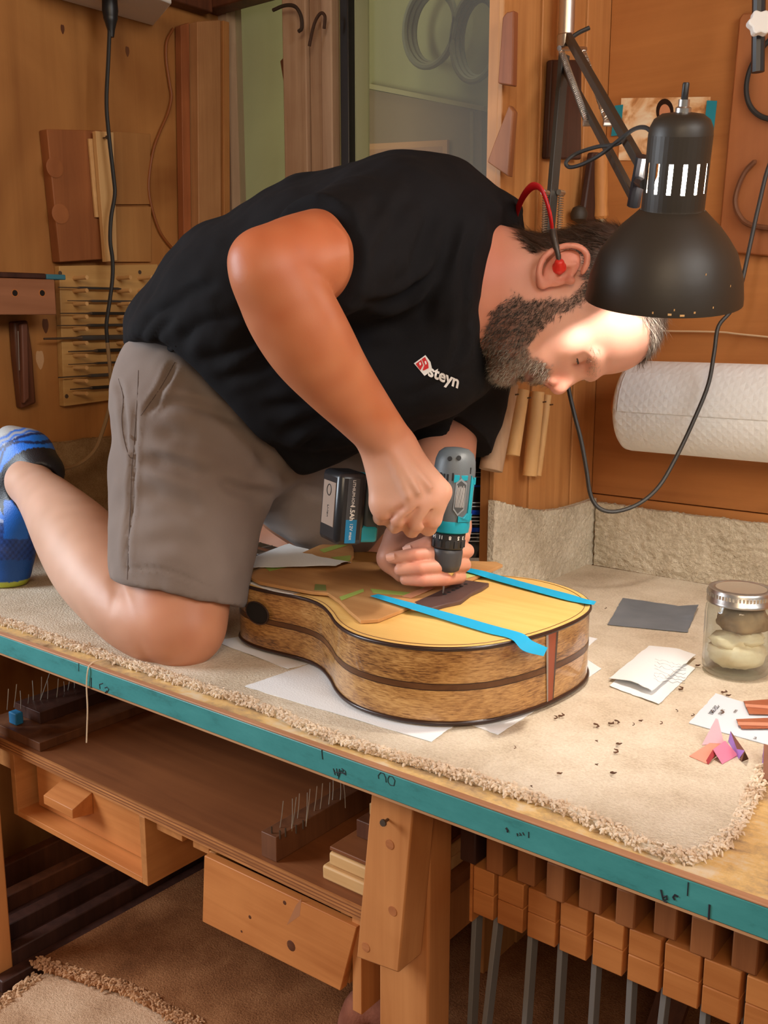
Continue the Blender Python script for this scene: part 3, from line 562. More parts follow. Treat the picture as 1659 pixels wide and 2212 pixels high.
MB().lathe([(.008,l*.985),(.0125,l*.96),(.0135,l*.6),(.0125,l*.3),(.0145,l*.16),(.0115,l*.12)], ft, up_, 14).build('handle', wood('chisel_handle', srgb(214,150,84), srgb(150,90,44), 'z', 1), t)
MB().lathe([(.0105,l*.0),(.0085,l*.02),(.0105,l*.12)], ft, up_, 14).build('ferrule', plain('brass', (.6,.5,.35,1), .35, 1), t)
MB().obox(ft-up_*.05, A(0,1,0), up_, A(1,0,0), .022, .1, .004).build('blade', M['steel'], t)
t = thing('handled_tool', px(1255,480,PX+.03), 'black-handled tool with a round knob hanging between lamp arm and chisel', 'tool')
pl([(1268,330),(1284,330),(1276,480),(1248,480),(1252,440)], PX+.012, .012).build('handle', M['darker'], t, bevel=.003)
MB().lathe([(.002,0),(.0135,.006),(.0155,.016),(.011,.026),(.002,.03)], px(1250,482,PX+.02), (0,0,1), 14).build('knob', plain('dark_knob', (.03,.02,.012,1), .6), t)
# desk lamp
M['shade'] = plain('lamp_black', (.029, .022, .015, 1), .48, 0, .2, 60)
M['shade_in'] = plain('lamp_inside', (.85, .85, .82, 1), .5)
LD = 1.17
ctr = pd(1432, 648, LD); hf = nrm(A(CFW[0], CFW[1], 0))
ax = nrm(A(0,0,1)*math.cos(math.radians(13.5)) - hf*math.sin(math.radians(13.5)) - CRT*.01)
lamp = thing('desk_lamp', px(1183,560,PX+.02), 'black swing-arm work lamp with a slotted bell shade over the man\'s head', 'lamp')
pr = [(.0900,0),(.0898,.006),(.0865,.029),(.0767,.057),(.066,.072),(.055,.085),(.0435,.0955),(.0368,.102)]
MB().lathe(pr+[(.0355,.1025)]+[(r-.0012,h) for r, h in reversed(pr)]+[(.0900,0)], ctr, ax, 48, False).build('shade', [M['shade']], lamp, ang=60)
MB().lathe([(r-.0014, h+.0004) for r, h in pr], ctr, ax, 48, False).build('shade_lining', M['shade_in'], lamp, ang=60)
nk = MB(); n = 14; RN = .0348
u = nrm(np.cross(ax, A(0,1,0))); w_ = np.cross(ax, u); cyl = lambda r, a, h: ctr+ax*h+(u*math.cos(a)+w_*math.sin(a))*r
zS = [.099, .122, .126, .150, .154, .182]
for r in (RN, RN-.0012):
    for i in range(n):
        a0 = 2*math.pi*i/n; hw_ = .42*2*math.pi/n/2*1.0; gap = .155*2*math.pi/n
        a1, a2, a3 = a0+gap, a0+2*math.pi/n-gap, a0+2*math.pi/n
        for (p, q, lo, hi) in ((a0-gap+gap, a3, zS[0], zS[1]), (a0, a3, zS[4], zS[5]), (a1, a2, zS[1], zS[4])):
            m_ = 3
            for k_ in range(m_):
                s0, s1 = p+(q-p)*k_/m_, p+(q-p)*(k_+1)/m_
                nk.add([cyl(r,s0,lo), cyl(r,s1,lo), cyl(r,s1,hi), cyl(r,s0,hi)], [(0,1,2,3)])
nk.build('neck', M['shade'], lamp, ang=60)
MB().lathe([(RN,.182),(.0338,.190),(.030,.198),(.022,.2035),(.010,.205),(.0,.2052)], ctr, ax, 32, False).lathe([(RN-.0012,.182),(.0325,.190),(.028,.197),(.0,.2035)], ctr, ax, 32, False).build('cap', M['shade'], lamp, ang=60)
for (a_, h_, w_2) in ((-1.75,.004,.004),(-1.70,.009,.0012),(-1.45,.006,.002),(-1.2,.010,.0012),(-1.95,.005,.0015),(-1.6,.003,.005),(-.9,.03,.001),(-1.3,.045,.001)):
    rr_ = float(np.interp(h_, [q[1] for q in pr], [q[0] for q in pr])); d0 = nrm(np.cross(ax, np.cross(-CFW, ax))); s0 = np.cross(ax, d0); an = a_+math.pi/2
    cc = ctr+ax*h_+(d0*math.cos(an)+s0*math.sin(an))*(rr_+.0002); MB().obox(cc, ax, np.cross(ax, d0*math.cos(an)+s0*math.sin(an)), d0*math.cos(an)+s0*math.sin(an), .0022, w_2, .0004).build('paint_chip', M['pale_wood'], lamp)
MB().lathe([(.0085,.2045),(.0085,.2095),(.006,.211),(.006,.218)], ctr, ax, 12).build('switch_nut', M['steel'], lamp)
MB().lathe([(.0038,.218),(.0038,.2335),(.003,.235)], ctr, ax, 10).build('switch', M['black'], lamp)
MB().lathe([(.016,.195),(.016,.160),(.013,.156)], ctr, ax, 16).build('socket', M['white'], lamp)
be = NT('lamp_bulb_glow'); be.b.inputs['Emission Color'].default_value = (1.0, .90, .78, 1); be.b.inputs['Emission Strength'].default_value = 560.0
MB().lathe([(.003,.099),(.013,.102),(.0205,.109),(.0235,.120),(.022,.133),(.017,.146),(.012,.158)], ctr, ax, 20).build('bulb', be.m, lamp, ang=60)
# arms
J = px(1216,110,PX+.045); K = pd(1378,392,1.185)
off = nrm(np.cross(nrm(K-J), CRT))*.014
ln = nrm(K-J); sd = nrm(np.cross(ln, A(0,0,1))); un = np.cross(sd, ln)
barm = plain('lamp_arm_dark', (.035,.026,.018,1), .5)
def flatbar(a, b, wdt, th, nm='arm', mt=None): 
    l_ = nrm(b-a); s_ = nrm(np.cross(l_, A(0,0,1))); MB().obox((a+b)/2, l_, s_, np.cross(l_, s_), np.linalg.norm(b-a), th, wdt).build(nm, mt or barm, lamp, bevel=.001)
flatbar(J+un*.020+CRT*.006, K+un*.02, .013, .009); flatbar(J-un*.026+CRT*.006, K-un*.022, .011, .008)
def spring(a, b, r, turns):
    l_ = nrm(b-a); s_ = nrm(np.cross(l_, A(.3,.2,1))); t_ = np.cross(l_, s_); N = turns*7
    MB().tube([a+(b-a)*(i/N)+(s_*math.cos(i*2*math.pi/7)+t_*math.sin(i*2*math.pi/7))*r for i in range(N+1)], .0009, 4).build('spring', M['steel'], lamp)
spring(px(1213,112,PX+.06), pd(1268,262,1.42), .0045, 42); spring(px(1260,112,PX+.05), pd(1312,262,1.42), .0045, 42)
for (x, y) in ((1268,266),(1312,266)): c = pd(x, y, 1.42); MB().tube([c-CRT*.006, c+CRT*.006], .0045, 8).build('spring_pin', M['steel'], lamp)
a, b = px(1208,104,PX+.055), px(1264,106,PX+.045); MB().tube([a, b], .004, 10).build('pivot', M['steel'], lamp)
Bm = px(1176,620,PX+.040); Tm = px(1219,118,PX+.040)
MB().obox((Bm+Tm)/2, nrm(Tm-Bm), A(0,1,0), A(1,0,0), np.linalg.norm(Tm-Bm), .024, .008).build('arm', plain('lower_arm_grey', (.045,.045,.042,1), .5), lamp, bevel=.001)
spring(px(1172,600,PX+.05), px(1178,418,PX+.05), .0045, 36); spring(px(1204,600,PX+.05), px(1212,418,PX+.05), .0045, 36)
for x in (1178, 1212): c = px(x, 416, PX+.05); MB().tube([c-A(0,.008,0), c+A(0,.008,0)], .0045, 8).build('spring_pin', M['steel'], lamp)
MB().ab(PX+.001, PX+.05, Bm[1]-.03, Bm[1]+.03, Bm[2]-.06, Bm[2]+.01).build('base_clamp', M['black'], lamp, bevel=.003)
c1_, c2_ = K+un*.0, ctr+ax*.13-CRT*.034+A(0,0,0); MB().tube([K-un*.03, K+un*.03], .008, 10).tube([K, c2_], .006, 8).build('shade_joint', M['black'], lamp)
loop = [(1414,292,1.13),(1395,276,1.15),(1370,279,1.18),(1338,302,1.22),(1300,332,1.26),(1260,354,1.28),(1231,361,1.3),(1223,350,1.3),(1245,332,1.3),(1290,317,1.28),(1330,312,1.26),(1352,300,1.24)]
MB().tube(spline([pd(*q) for q in loop], 5), .0026, 8).build('cable', M['black_soft'], lamp)
MB().tube(spline([pd(x, y, 1.58) for x, y in ((1221,104),(1228,88),(1248,72),(1273,60))], 5), .0034, 8).build('cable', M['black_soft'], lamp)
# right wall: photo, tapes, panel, rings, knob, cords, towel roll
YW = WY-.003
ph = thing('photo_print', py(1435,350,YW), 'small colour photograph of a dark-haired person taped to the wall behind the lamp', 'photograph')
k = NT('photo_paper'); v = k.coord((1,1,1), False); n1 = k.n('ShaderNodeTexNoise', Scale=22.0, Detail=5.0, Distortion=.8); k.l(v, n1.inputs['Vector'])
k.l(k.ramp(n1.outputs[0], [(.3, srgb(120,76,44)), (.42, srgb(206,148,96)), (.52, srgb(238,200,156)), (.65, srgb(250,234,206))]), k.b.inputs['Base Color']); k.set(Roughness=.3)
plY([(1342,212),(1535,209),(1524,350),(1336,346)], YW-.001, .0008).build('paper', k.m, ph)
def ell(cx, cy, rx, ry, Y): return [py(cx+rx*math.cos(t), cy+ry*math.sin(t), Y) for t in np.linspace(0, 2*math.pi, 20, False)]
MB().prism(ell(1436,240,19,27,YW-.0013), (0,.0002,0)).build('printed_hair', plain('print_dark', srgb(40,22,16), .35), ph)
MB().prism(ell(1436,244,12,19,YW-.0017), (0,.0002,0)).build('printed_face', plain('print_skin', srgb(214,148,112), .35), ph)
MB().prism([py(x, y, YW-.0017) for x, y in ((1400,300),(1415,270),(1436,264),(1460,270),(1476,300),(1478,345),(1398,345))], (0,.0002,0)).build('printed_clothes', plain('print_light', srgb(232,208,180), .35), ph)
dt = plain('teal_masking_tape', srgb(24,136,158), .6, bump=.2, bscale=900)
obj1(plY([(1328,228),(1346,226),(1340,292),(1320,294)], YW-.003, .0006), 'masking_tape', dt, 'teal tape strip on the left edge of the taped photograph', 'tape', 'tapes on the photograph')
obj1(plY([(1527,217),(1549,218),(1537,322),(1516,322)], YW-.003, .0006), 'masking_tape', dt, 'teal tape strip on the right edge of the taped photograph', 'tape', 'tapes on the photograph')
obj1(plY([(1596,40),(1604,28),(1760,18),(1740,560),(1549,543)], YW-.013, .012), 'bending_form', M['brown_panel'], 'brown pegged board on the right wall holding bent strips', 'board', bevel=.003)
solo(MB().tube(spline([py(x, y, YW-.020) for x, y in ((1690,60),(1650,100),(1622,145),(1612,190),(1620,228),(1645,252),(1690,262))], 6), .0042, 8).build('coiled_cord', M['black_soft']), 'dark cord ring hanging on the upper part of the brown board', 'cord')
solo(MB().tube(spline([py(x, y, YW-.022) for x, y in ((1634,346),(1612,368),(1596,400),(1588,435),(1597,465),(1622,486),(1690,496))], 6), [.001]+[.0045]*35+[.0045], 8).build('bent_binding', M['walnut']), 'curved wooden binding strip hanging on the lower part of the brown board', 'strip')
t = thing('knobbed_rod', py(1645,90,.80), 'black rod with a white star knob at the top right', 'knob')
c = py(1645,46,.80); st = [c+CRT*(.0175+.0022*math.cos(6*a))*math.cos(a)+CUP*(.0175+.0022*math.cos(6*a))*math.sin(a) for a in np.linspace(0, 2*math.pi, 42, False)]
MB().prism(st, CFW*.014).build('star_knob', M['white'], t, bevel=.002)
MB().tube([c+CFW*.03+A(0,0,.12), c+CFW*.03+CRT*.01-A(0,0,.06)], .010, 10).build('rod', M['black'], t)
lc = [(1700,300),(1664,350),(1640,440),(1618,540),(1600,620),(1580,670),(1552,705),(1543,760),(1530,830),(1500,905),(1462,985),(1424,1050),(1380,1088),(1330,1105),(1295,1098),(1276,1070),(1267,1015),(1255,950),(1242,900),(1228,838),(1222,780)]
lp = [np.array(pd(x, y, 1.60)) for x, y in lc]
solo(MB().tube(spline(lp, 5), .0034, 8).build('looped_cord', plain('grey_black_cord', (.03,.027,.024,1), .5)), 'dark cord hanging in a wide loop in front of the paper towel roll', 'cord')
solo(MB().tube(spline([py(x, y, YW-.006) for x, y in ((1380,713),(1435,715),(1550,717),(1600,722),(1760,738))], 5), .0017, 6).build('thin_wire', plain('cream_wire', srgb(214,186,150), .5)), 'thin cream wire running along the wall under the lamp', 'wire')
pr_ = thing('paper_towel_roll', py(1480,990,.86), 'large white quilted paper towel roll mounted on the right wall', 'paper towel')
k = NT('quilted_paper'); v = k.coord((1,1,1), False)
sx = k.n('ShaderNodeSeparateXYZ'); k.l(v, sx.inputs[0])
wv = [k.n('ShaderNodeTexWave', Scale=26.0, Distortion=1.0) for _ in range(2)]
for i_, w2 in enumerate(wv):
    mp = k.n('ShaderNodeMapping'); mp.inputs['Rotation'].default_value = (0, (.8 if i_ else -.8), 0); k.l(v, mp.inputs[0]); k.l(mp.outputs[0], w2.inputs[0])
mm = k.n('ShaderNodeMath', operation='MAXIMUM'); k.l(wv[0].outputs[1], mm.inputs[0]); k.l(wv[1].outputs[1], mm.inputs[1])
nn = k.n('ShaderNodeTexNoise', Scale=700.0); k.l(v, nn.inputs[0]); m2 = k.n('ShaderNodeMath', operation='MULTIPLY_ADD'); m2.inputs[1].default_value = .5; k.l(nn.outputs[0], m2.inputs[0]); k.l(mm.outputs[0], m2.inputs[2])
k.set(Base_Color=(.88,.92,.95,1), Roughness=.9); k.bump(m2.outputs[0], .38, .0015); M['towel_q'] = k.m
Yc = .852; xl = py(1334,870,Yc)[0]+.026; zt_, zb_ = py(1500,781,Yc)[2], py(1500,986,Yc)[2]; zc_ = (zt_+zb_)/2; rr = (zt_-zb_)/2*.985
rl = MB(); N = 72
for ring in ([(rr*.30,0),(rr*.93,0),(rr*.985,.004),(rr,.012),(rr,.33),(rr*.98,.335),(rr*.3,.335)],):
    rl.lathe(ring, (xl, Yc, zc_), (1,0,0), N, False)
rl.build('roll', M['towel_q'], pr_, ang=50)
MB().lathe([(rr*.3,-.001),(rr*.3,.336),(rr*.26,.336),(rr*.26,-.001),(rr*.3,-.001)], (xl,Yc,zc_), (1,0,0), 24, False).build('core', plain('cardboard', srgb(170,130,90), .9), pr_)
MB().grid(lambda a, b: A(xl+.012+.318*a, Yc-(rr+.0015)*math.cos(.02+b*.9-.06), zc_+(rr+.0015)*math.sin(.02+b*.9-.06)), 2, 10).build('loose_end', M['towel_q'], pr_)
MB().tube([A(xl-.03,Yc,zc_), A(xl+.40,Yc,zc_)], rr*.24, 14).build('spindle', M['pine'], pr_)
MB().ab(xl+.34, xl+.36, Yc-.02, WY-.002, zc_-.05, zc_+.05).build('bracket', M['pine'], pr_)
# wooden tubes on nails at the partition end
for i, (x0, y0, x1, y1, r, lab) in enumerate(((1095,829,1060,1016,.0195,'widest pale wooden cylinder hanging nearest the drill'),(1128,842,1107,984,.0125,'shorter brown wooden dowel second from the drill'),(1161,846,1144,1028,.0125,'long pale dowel with a rough bottom end, third from the drill'),(1183,853,1161,1028,.0070,'slim pale dowel hanging nearest the corner post'))):
    X = PX+.004+r; a, b = px(x0, y0, X), px(x1, y1, X); t = thing('hanging_dowel', b, lab, 'dowel', 'dowels hanging on the partition')
    MB().tube([b, a], r, 18).build('cylinder', M['pale_plank'] if i == 0 else M['pale_z'], t, bevel=.001)
    c = a+(b-a)*.12+A(r,0,0); MB().tube([c, c+A(.006,0,.001)], .0014, 6).build('nail', M['screw'], t)
# white board and black bag between the arm and the partition
obj1(MB().prism([pd(x, y, 1.80) for x, y in ((985,840),(1042,845),(1040,952),(985,948))], CFW*.02), 'white_board', M['white'], 'white painted board showing between the far sleeve and the hanging dowels', 'board', bevel=.002)
bg = thing('plastic_bag', pd(1030,1195,1.74), 'black plastic bag with blue and white print behind the drill', 'bag')
def bagf(a, b):
    x = 925+a*128; y = 960+b*245; d = 1.735-.045*math.sin(math.pi*a)**.5*math.sin(math.pi*min(1, .08+b))**.5+.012*nz(a*6, b*7, 3)
    return pd(x+4*nz(b*9, 2, 1), y, d)
m = MB(); m.grid(bagf, 22, 34); m.grid(lambda a, b: bagf(1-a, b)*0+pd(925+(1-a)*128, 960+b*245, 1.79), 6, 6)
m.build('sack', plain('black_film', (.012,.012,.015,1), .28), bg, ang=180)
for i, (y, c_, h) in enumerate(((1085,'w',2),(1093,'w',2),(1102,'b',10),(1116,'w',2),(1124,'w',2),(1131,'w',2),(1140,'b',9),(1152,'w',2),(1160,'w',2),(1168,'w',2),(1020,'w',1.2),(1030,'w',1.2),(1048,'b',4))):
    s0, s1 = .62, .95
    MB().grid(lambda a, b: bagf(s0+(s1-s0)*a, (y-960+h*b)/245)-CFW*.0012, 10, 1).build('print', plain('bag_print_%d' % i, (.65,.68,.7,1) if c_ == 'w' else srgb(20,70,190), .4), bg)
# ================================================================== GUITAR
GT = A(-0.563, 0.2145); GA = nrm(A(-0.989, 0.148)); GN = A(-GA[1], GA[0])      # tail, axis to the neck, sideways (to the camera side is -)
if GN[1] > 0: GN = -GN                                                           # GN points to the front edge of the bench
GB, GH0, GH1 = 0.8535, 0.098, 0.092
cp = [(0,0),(.0015,.03),(.006,.065),(.016,.100),(.034,.130),(.060,.155),(.095,.173),(.135,.181),(.170,.178),(.205,.165),(.240,.145),(.275,.1285),(.305,.122),(.335,.1235),(.370,.131),(.405,.1375),(.440,.1365),(.470,.124),(.492,.099),(.505,.065),(.510,.03),(.511,0)]
half = spline([A(s*1.028, h) for s, h in cp], 5); half = [(float(p[0]), max(0, float(p[1]))) for p in half]
ring = [(s, h) for s, h in half]+[(s, -h) for s, h in reversed(half[1:-1])]
gp = lambda s, h, z: A(*(GT+GA*s+GN*h), z)
topz = lambda s: GB+GH0+(GH1-GH0)*(s/.511)
guitar = thing('acoustic_guitar', gp(.25, 0, GB), 'unfinished acoustic guitar with mottled brown sides lying face up on the bench', 'guitar')
k = NT('mottled_koa'); v = k.coord((1,1,1), False)
mp = k.n('ShaderNodeMapping'); mp.inputs['Scale'].default_value = (55, 55, 420); mp.inputs['Rotation'].default_value = (0,0,.15); k.l(v, mp.inputs[0])
n1 = k.n('ShaderNodeTexNoise', Scale=1.5, Detail=5.0, Roughness=.65, Distortion=.3); k.l(mp.outputs[0], n1.inputs[0])
mp2 = k.n('ShaderNodeMapping'); mp2.inputs['Scale'].default_value = (4,4,14); k.l(v, mp2.inputs[0])
n2 = k.n('ShaderNodeTexNoise', Scale=2.0, Detail=3.0); k.l(mp2.outputs[0], n2.inputs[0])
mx = k.n('ShaderNodeMix', data_type='FLOAT'); mx.inputs[0].default_value = .4; k.l(n1.outputs[0], mx.inputs[2]); k.l(n2.outputs[0], mx.inputs[3])
k.l(k.ramp(mx.outputs[0], [(.36, srgb(84,52,26)), (.45, srgb(142,96,50)), (.54, srgb(180,132,74)), (.66, srgb(206,162,102))]), k.b.inputs['Base Color'])
k.set(Roughness=.35); k.b.inputs['Coat Weight'].default_value = .8; k.b.inputs['Coat Roughness'].default_value = .06; koa = k.m
spruce = wood('spruce_top', srgb(240,200,124), srgb(226,178,100), 'x', 1.2, .35, blotch=.2, bump=.03)
dkb = plain('dark_binding', srgb(52,32,24), .3); strp = wood('dark_stripe', srgb(112,74,44), srgb(78,48,28), 'x', 1.5, .3)
def band(fz0, fz1, off, name, mat, parent=guitar, rng=None):
    m = MB(); R = ring if rng is None else rng; n = len(R); vs_ = []; 
    for i, (s, h) in enumerate(R):
        a, b = R[(i-1) % n] if rng is None or i else R[i], R[(i+1) % n] if rng is None or i < n-1 else R[i]
        tx = nrm(A(b[0]-a[0], b[1]-a[1])); no = A(-tx[1], tx[0])
        if np.dot(no, A(s-.25, h)) < 0 and abs(h) > .02: no = -no
        if abs(h) <= .02: no = A(-1 if s < .25 else 1, 0)
        s2, h2 = s+no[0]*off, h+no[1]*off; hh = topz(s)-GB
        vs_ += [gp(s2, h2, GB+hh*fz0), gp(s2, h2, GB+hh*fz1)]
    N = n if rng is None else n-1
    m.add(vs_, [(2*i, 2*((i+1) % n), 2*((i+1) % n)+1, 2*i+1) for i in range(N)]); return m.build(name, mat, parent, ang=60)
side = band(.03, .97, 0, 'sides', koa)
MB().prism([gp(s, h, 0) for s, h in ring], (0,0,0.0)) if False else None
m = MB(); n = len(ring); m.add([gp(s, h, topz(s)) for s, h in ring], [tuple(range(n))]); m.build('soundboard', spruce, guitar)
m = MB(); m.add([gp(s, h, GB) for s, h in ring], [tuple(range(n))[::-1]]); m.build('back', koa, guitar)
def bead(fz, r, nm, mat, shrink=0):
    pts = [gp(s*(1-2*shrink)+.511*shrink, h*(1-shrink*3), GB+(topz(s)-GB)*fz) for s, h in ring]; pts.append(pts[0]); return MB().tube(pts, r, 6, False).build(nm, mat, guitar, ang=80)
bead(.972, .0028, 'binding', dkb); bead(.03, .003, 'binding', dkb)
pts = [gp(.525*.012+s*.976, h*.965, topz(s)+.0002) for s, h in ring]; pts.append(pts[0]); MB().tube(pts, .0005, 4, False).build('purfling', plain('purfling_brown', srgb(110,70,40), .4), guitar)
band(.455, .525, .0004, 'stripe', strp); band(.445, .455, .0006, 'stripe_line', dkb); band(.525, .535, .0006, 'stripe_line', dkb)
def graft(h0, h1, b0, b1, off, nm, mat):     # tapering end graft on the tail
    P = lambda h, f: gp(np.interp(abs(h), [q[1] for q in half[:12]], [q[0] for q in half[:12]])-off, h, GB+GH0*f)
    MB().add([P(b0,.03), P(b1,.03), P(h1,.96), P(h0,.96)], [(0,1,2,3)]).build(nm, mat, side)
graft(-.010,.006,-.0065,.0025,.0012,'end_graft',plain('graft_red', srgb(150,72,44), .3)); graft(.006,.0105,.0025,.0045,.0014,'graft_line',plain('graft_grey', srgb(150,140,130), .3)); graft(-.0145,-.010,-.0085,-.0065,.0014,'graft_line',plain('graft_dark', srgb(70,52,44), .3))
# sound port in the upper bout
sp = min(half, key=lambda q: abs(q[0]-.416)); c = gp(sp[0], sp[1], GB+.056)
i0 = half.index(sp); tx = nrm(A(half[i0+1][0]-half[i0-1][0], half[i0+1][1]-half[i0-1][1])); t3 = nrm(gp(tx[0], tx[1], 0)-gp(0,0,0)); no3 = np.cross(t3, A(0,0,1)); no3 = no3 if np.dot(no3, A(GN[0],GN[1],0)) > 0 else -no3
E_ = lambda r1, r2, o_: [c+t3*r1*math.cos(a)+A(0,0,1)*r2*math.sin(a)+no3*o_ for a in np.linspace(0, 2*math.pi, 24, False)]
MB().prism(E_(.0235,.0155,.0028), -no3*.002).build('sound_port', plain('port_dark', (.006,.004,.003,1), .8), side)
e2 = E_(.0242,.0162,.0032); e2.append(e2[0]); MB().tube(e2, .0010, 6, False).build('port_rim', dkb, side)
# bridge
zt = topz(.2)
bpx = [(894,1301),(937,1282),(975,1264),(1004,1253),(1057,1260),(1040,1271),(1018,1281),(996,1298),(962,1305),(929,1315)]
rose = wood('rosewood', srgb(104,80,74), srgb(70,52,50), 'y', 1.0, .4)
brd = MB().prism([pz(x, y, zt+.006)*A(1,1,0)+A(0,0,zt+.0004) for x, y in bpx], (0,0,.0062)).build('bridge', rose, guitar, bevel=.0015)
for i in range(6):
    c = pz(961+9.0*i, 1284-4.4*i, zt+.0068); MB().lathe([(.0028,0),(.0026,.0006),(.0012,.0007)], c, (0,0,1), 10).build('pin_hole', plain('pin_hole_dark', (.01,.008,.008,1), .8) if i == 0 else bpy.data.materials['pin_hole_dark'], brd)
# neck and fingerboard
nk = thing_neck = MB(); a, b = gp(.44, 0, zt-.004), gp(.93, 0, zt-.002)
MB().obox((a+b)/2, b-a, A(GN[0],GN[1],0), A(0,0,1), np.linalg.norm(b-a), .054, .010).build('fingerboard', plain('ebony', srgb(44,36,32), .4), guitar, bevel=.001)
for i in range(14):
    c = gp(.455+i*.0265+i*i*.0005, 0, zt+.0015); MB().tube([c-A(GN[0],GN[1],0)*.0265, c+A(GN[0],GN[1],0)*.0265], .0011, 6).build('fret', M['steel'], guitar)
MB().tube([gp(.515,0,zt-.028), gp(.55,0,zt-.020), gp(.93,0,zt-.016)], [.024,.023,.022], 12).build('neck', M['walnut'], guitar)
# templates on the soundboard
tz = zt+.0012
tply = wood('template_ply', srgb(206,158,104), srgb(170,118,68), 'x', .6, .5)
tpx = [(779,1339),(817,1337),(870,1316),(950,1279),(1040,1240),(1086,1219),(1072,1213),(1010,1211),(880,1213),(760,1214),(630,1209),(590,1219),(548,1233),(540,1246),(560,1256),(610,1266),(672,1277),(708,1280),(733,1297),(753,1317)]
tem = thing('bridge_template', pz(800,1280,tz), 'curved plywood template lying across the guitar top, in front of the bridge', 'template')
MB().prism([pz(x, y, tz+.005)*A(1,1,0)+A(0,0,tz) for x, y in tpx], (0,0,.0048)).build('plate', tply, tem, bevel=.0006)
def patch(pts, z, nm, mat, par, th=.0004): return MB().prism([pz(x, y, z) for x, y in pts], (0,0,th)).build(nm, mat, par)
gt2 = tz+.005
patch([(733,1290),(785,1272),(786,1278),(738,1297)], gt2, 'green_tape', M['green_tape'], tem); patch([(681,1262),(704,1264),(705,1276),(679,1275)], gt2, 'green_tape', plain('dark_green_tape', srgb(120,128,70), .7), tem)
patch([(567,1222),(605,1216),(620,1225),(582,1234)], gt2, 'green_tape', M['green_tape'], tem); patch([(800,1272),(905,1282),(900,1288),(806,1281)], gt2, 'green_tape', M['green_tape'], tem)
patch([(935,1268),(1030,1243),(1045,1238),(1010,1232),(905,1272)], gt2, 'green_tape', plain('pale_green_tape', srgb(196,204,128), .7), tem); patch([(888,1292),(940,1270),(925,1266),(868,1288)], gt2+.0003, 'pink_tape', plain('pink_strip', srgb(216,150,112), .7), tem)
t2 = thing('neck_template', pz(720,1195,tz), 'smaller round-ended template with green tape, behind the large template on the guitar', 'template')
MB().prism([pz(x, y, tz+.005)*A(1,1,0)+A(0,0,tz+.0052) for x, y in ((640,1206),(690,1184),(742,1172),(758,1178),(764,1192),(764,1206),(757,1216),(700,1214))], (0,0,.005)).build('plate', tply, t2, bevel=.0006)
patch([(690,1188),(738,1174),(750,1178),(700,1194)], tz+.0106, 'green_tape', M['green_tape'], t2); patch([(715,1204),(758,1200),(756,1212),(735,1213)], tz+.0106, 'green_tape', M['green_tape'], t2)
# paper sheets
tw = plain('paper_towel', (.84,.86,.88,1), .9, 0, .5, 420)
def sheet(name, quad, z, label, lift=None, nu=16, nv=12, mat=None, th=.0006, amp=.0012, group=None, parent=None):
    q = [pz(x, y, z) for x, y in quad]
    def fn(a, b):
        p = (q[0]*(1-a)+q[1]*a)*(1-b)+(q[3]*(1-a)+q[2]*a)*b
        e = .0016*nz(p[0]*210, p[1]*210, 7) if (a in (0, 1) or b in (0, 1)) else 0
        return A(p[0]+e, p[1]+e, z+th+amp*(nz(p[0]*38, p[1]*38, z*9)+.4)+(lift(a, b) if lift else 0))
    m = MB(); m.sheet(fn, nu, nv, th); o = m.build(name, mat or tw, parent, ang=60)
    return tag(o, label, 'paper', group) if label else o
PTG = 'paper towel sheets around the guitar'
sheet('paper_towel_sheet', [(528,1484),(690,1428),(1050,1520),(932,1604)], CT, 'white paper towel sheet sticking out under the front of the guitar', lambda a, b: .002*max(0, b-.8)*5*a, group=PTG, nu=24)
sheet('paper_towel_sheet', [(1000,1560),(1200,1380),(1299,1446),(1075,1588)], CT, 'white paper towel sheet sticking out under the tail of the guitar at the right front', group=PTG, nu=24)
sheet('paper_towel_sheet', [(1130,1420),(1180,1360),(1291,1381),(1248,1414)], CT, 'small white towel corner behind the guitar tail', group=PTG)
sheet('paper_towel_sheet', [(462,1386),(560,1370),(720,1420),(622,1446)], CT, 'paper towel in shadow between the knee and the guitar', group=PTG)
zg = topz(.42)
sheet('paper_towel_sheet', [(507,1228),(624,1177),(758,1217),(727,1231)], tz+.0055, 'white paper towel draped over the templates behind the hands', lambda a, b: .006*(1-a)*b+.004*math.sin(a*3), group=PTG)
def strip_(pts_top, pts_bot, z, name, mat, label, cat, th=.0004, zf=None, group=None, nv=2):
    T = spline([A(x, y, 0) for x, y in pts_top], 5); B = spline([A(x, y, 0) for x, y in pts_bot], 5); n_ = len(T)-1
    def fn(a, b):
        i = min(int(round(a*n_)), n_); q = T[i]*(1-b)+B[i]*b; zz = z+(zf(a, b) if zf else 0); p = pz(q[0], q[1], zz); return p
    m = MB(); m.sheet(fn, n_, nv, th); o = m.build(name, mat, ang=60); return tag(o, label, cat, group)
strip_([(512,1229),(548,1248),(610,1262),(680,1276),(722,1288),(752,1316)], [(498,1240),(520,1252),(580,1274),(650,1288),(715,1304),(748,1321)], zg+.0008, 'paper_towel_sheet', tw, 'white paper towel edge showing under the template along the guitar\'s front rim', 'paper', group=PTG)
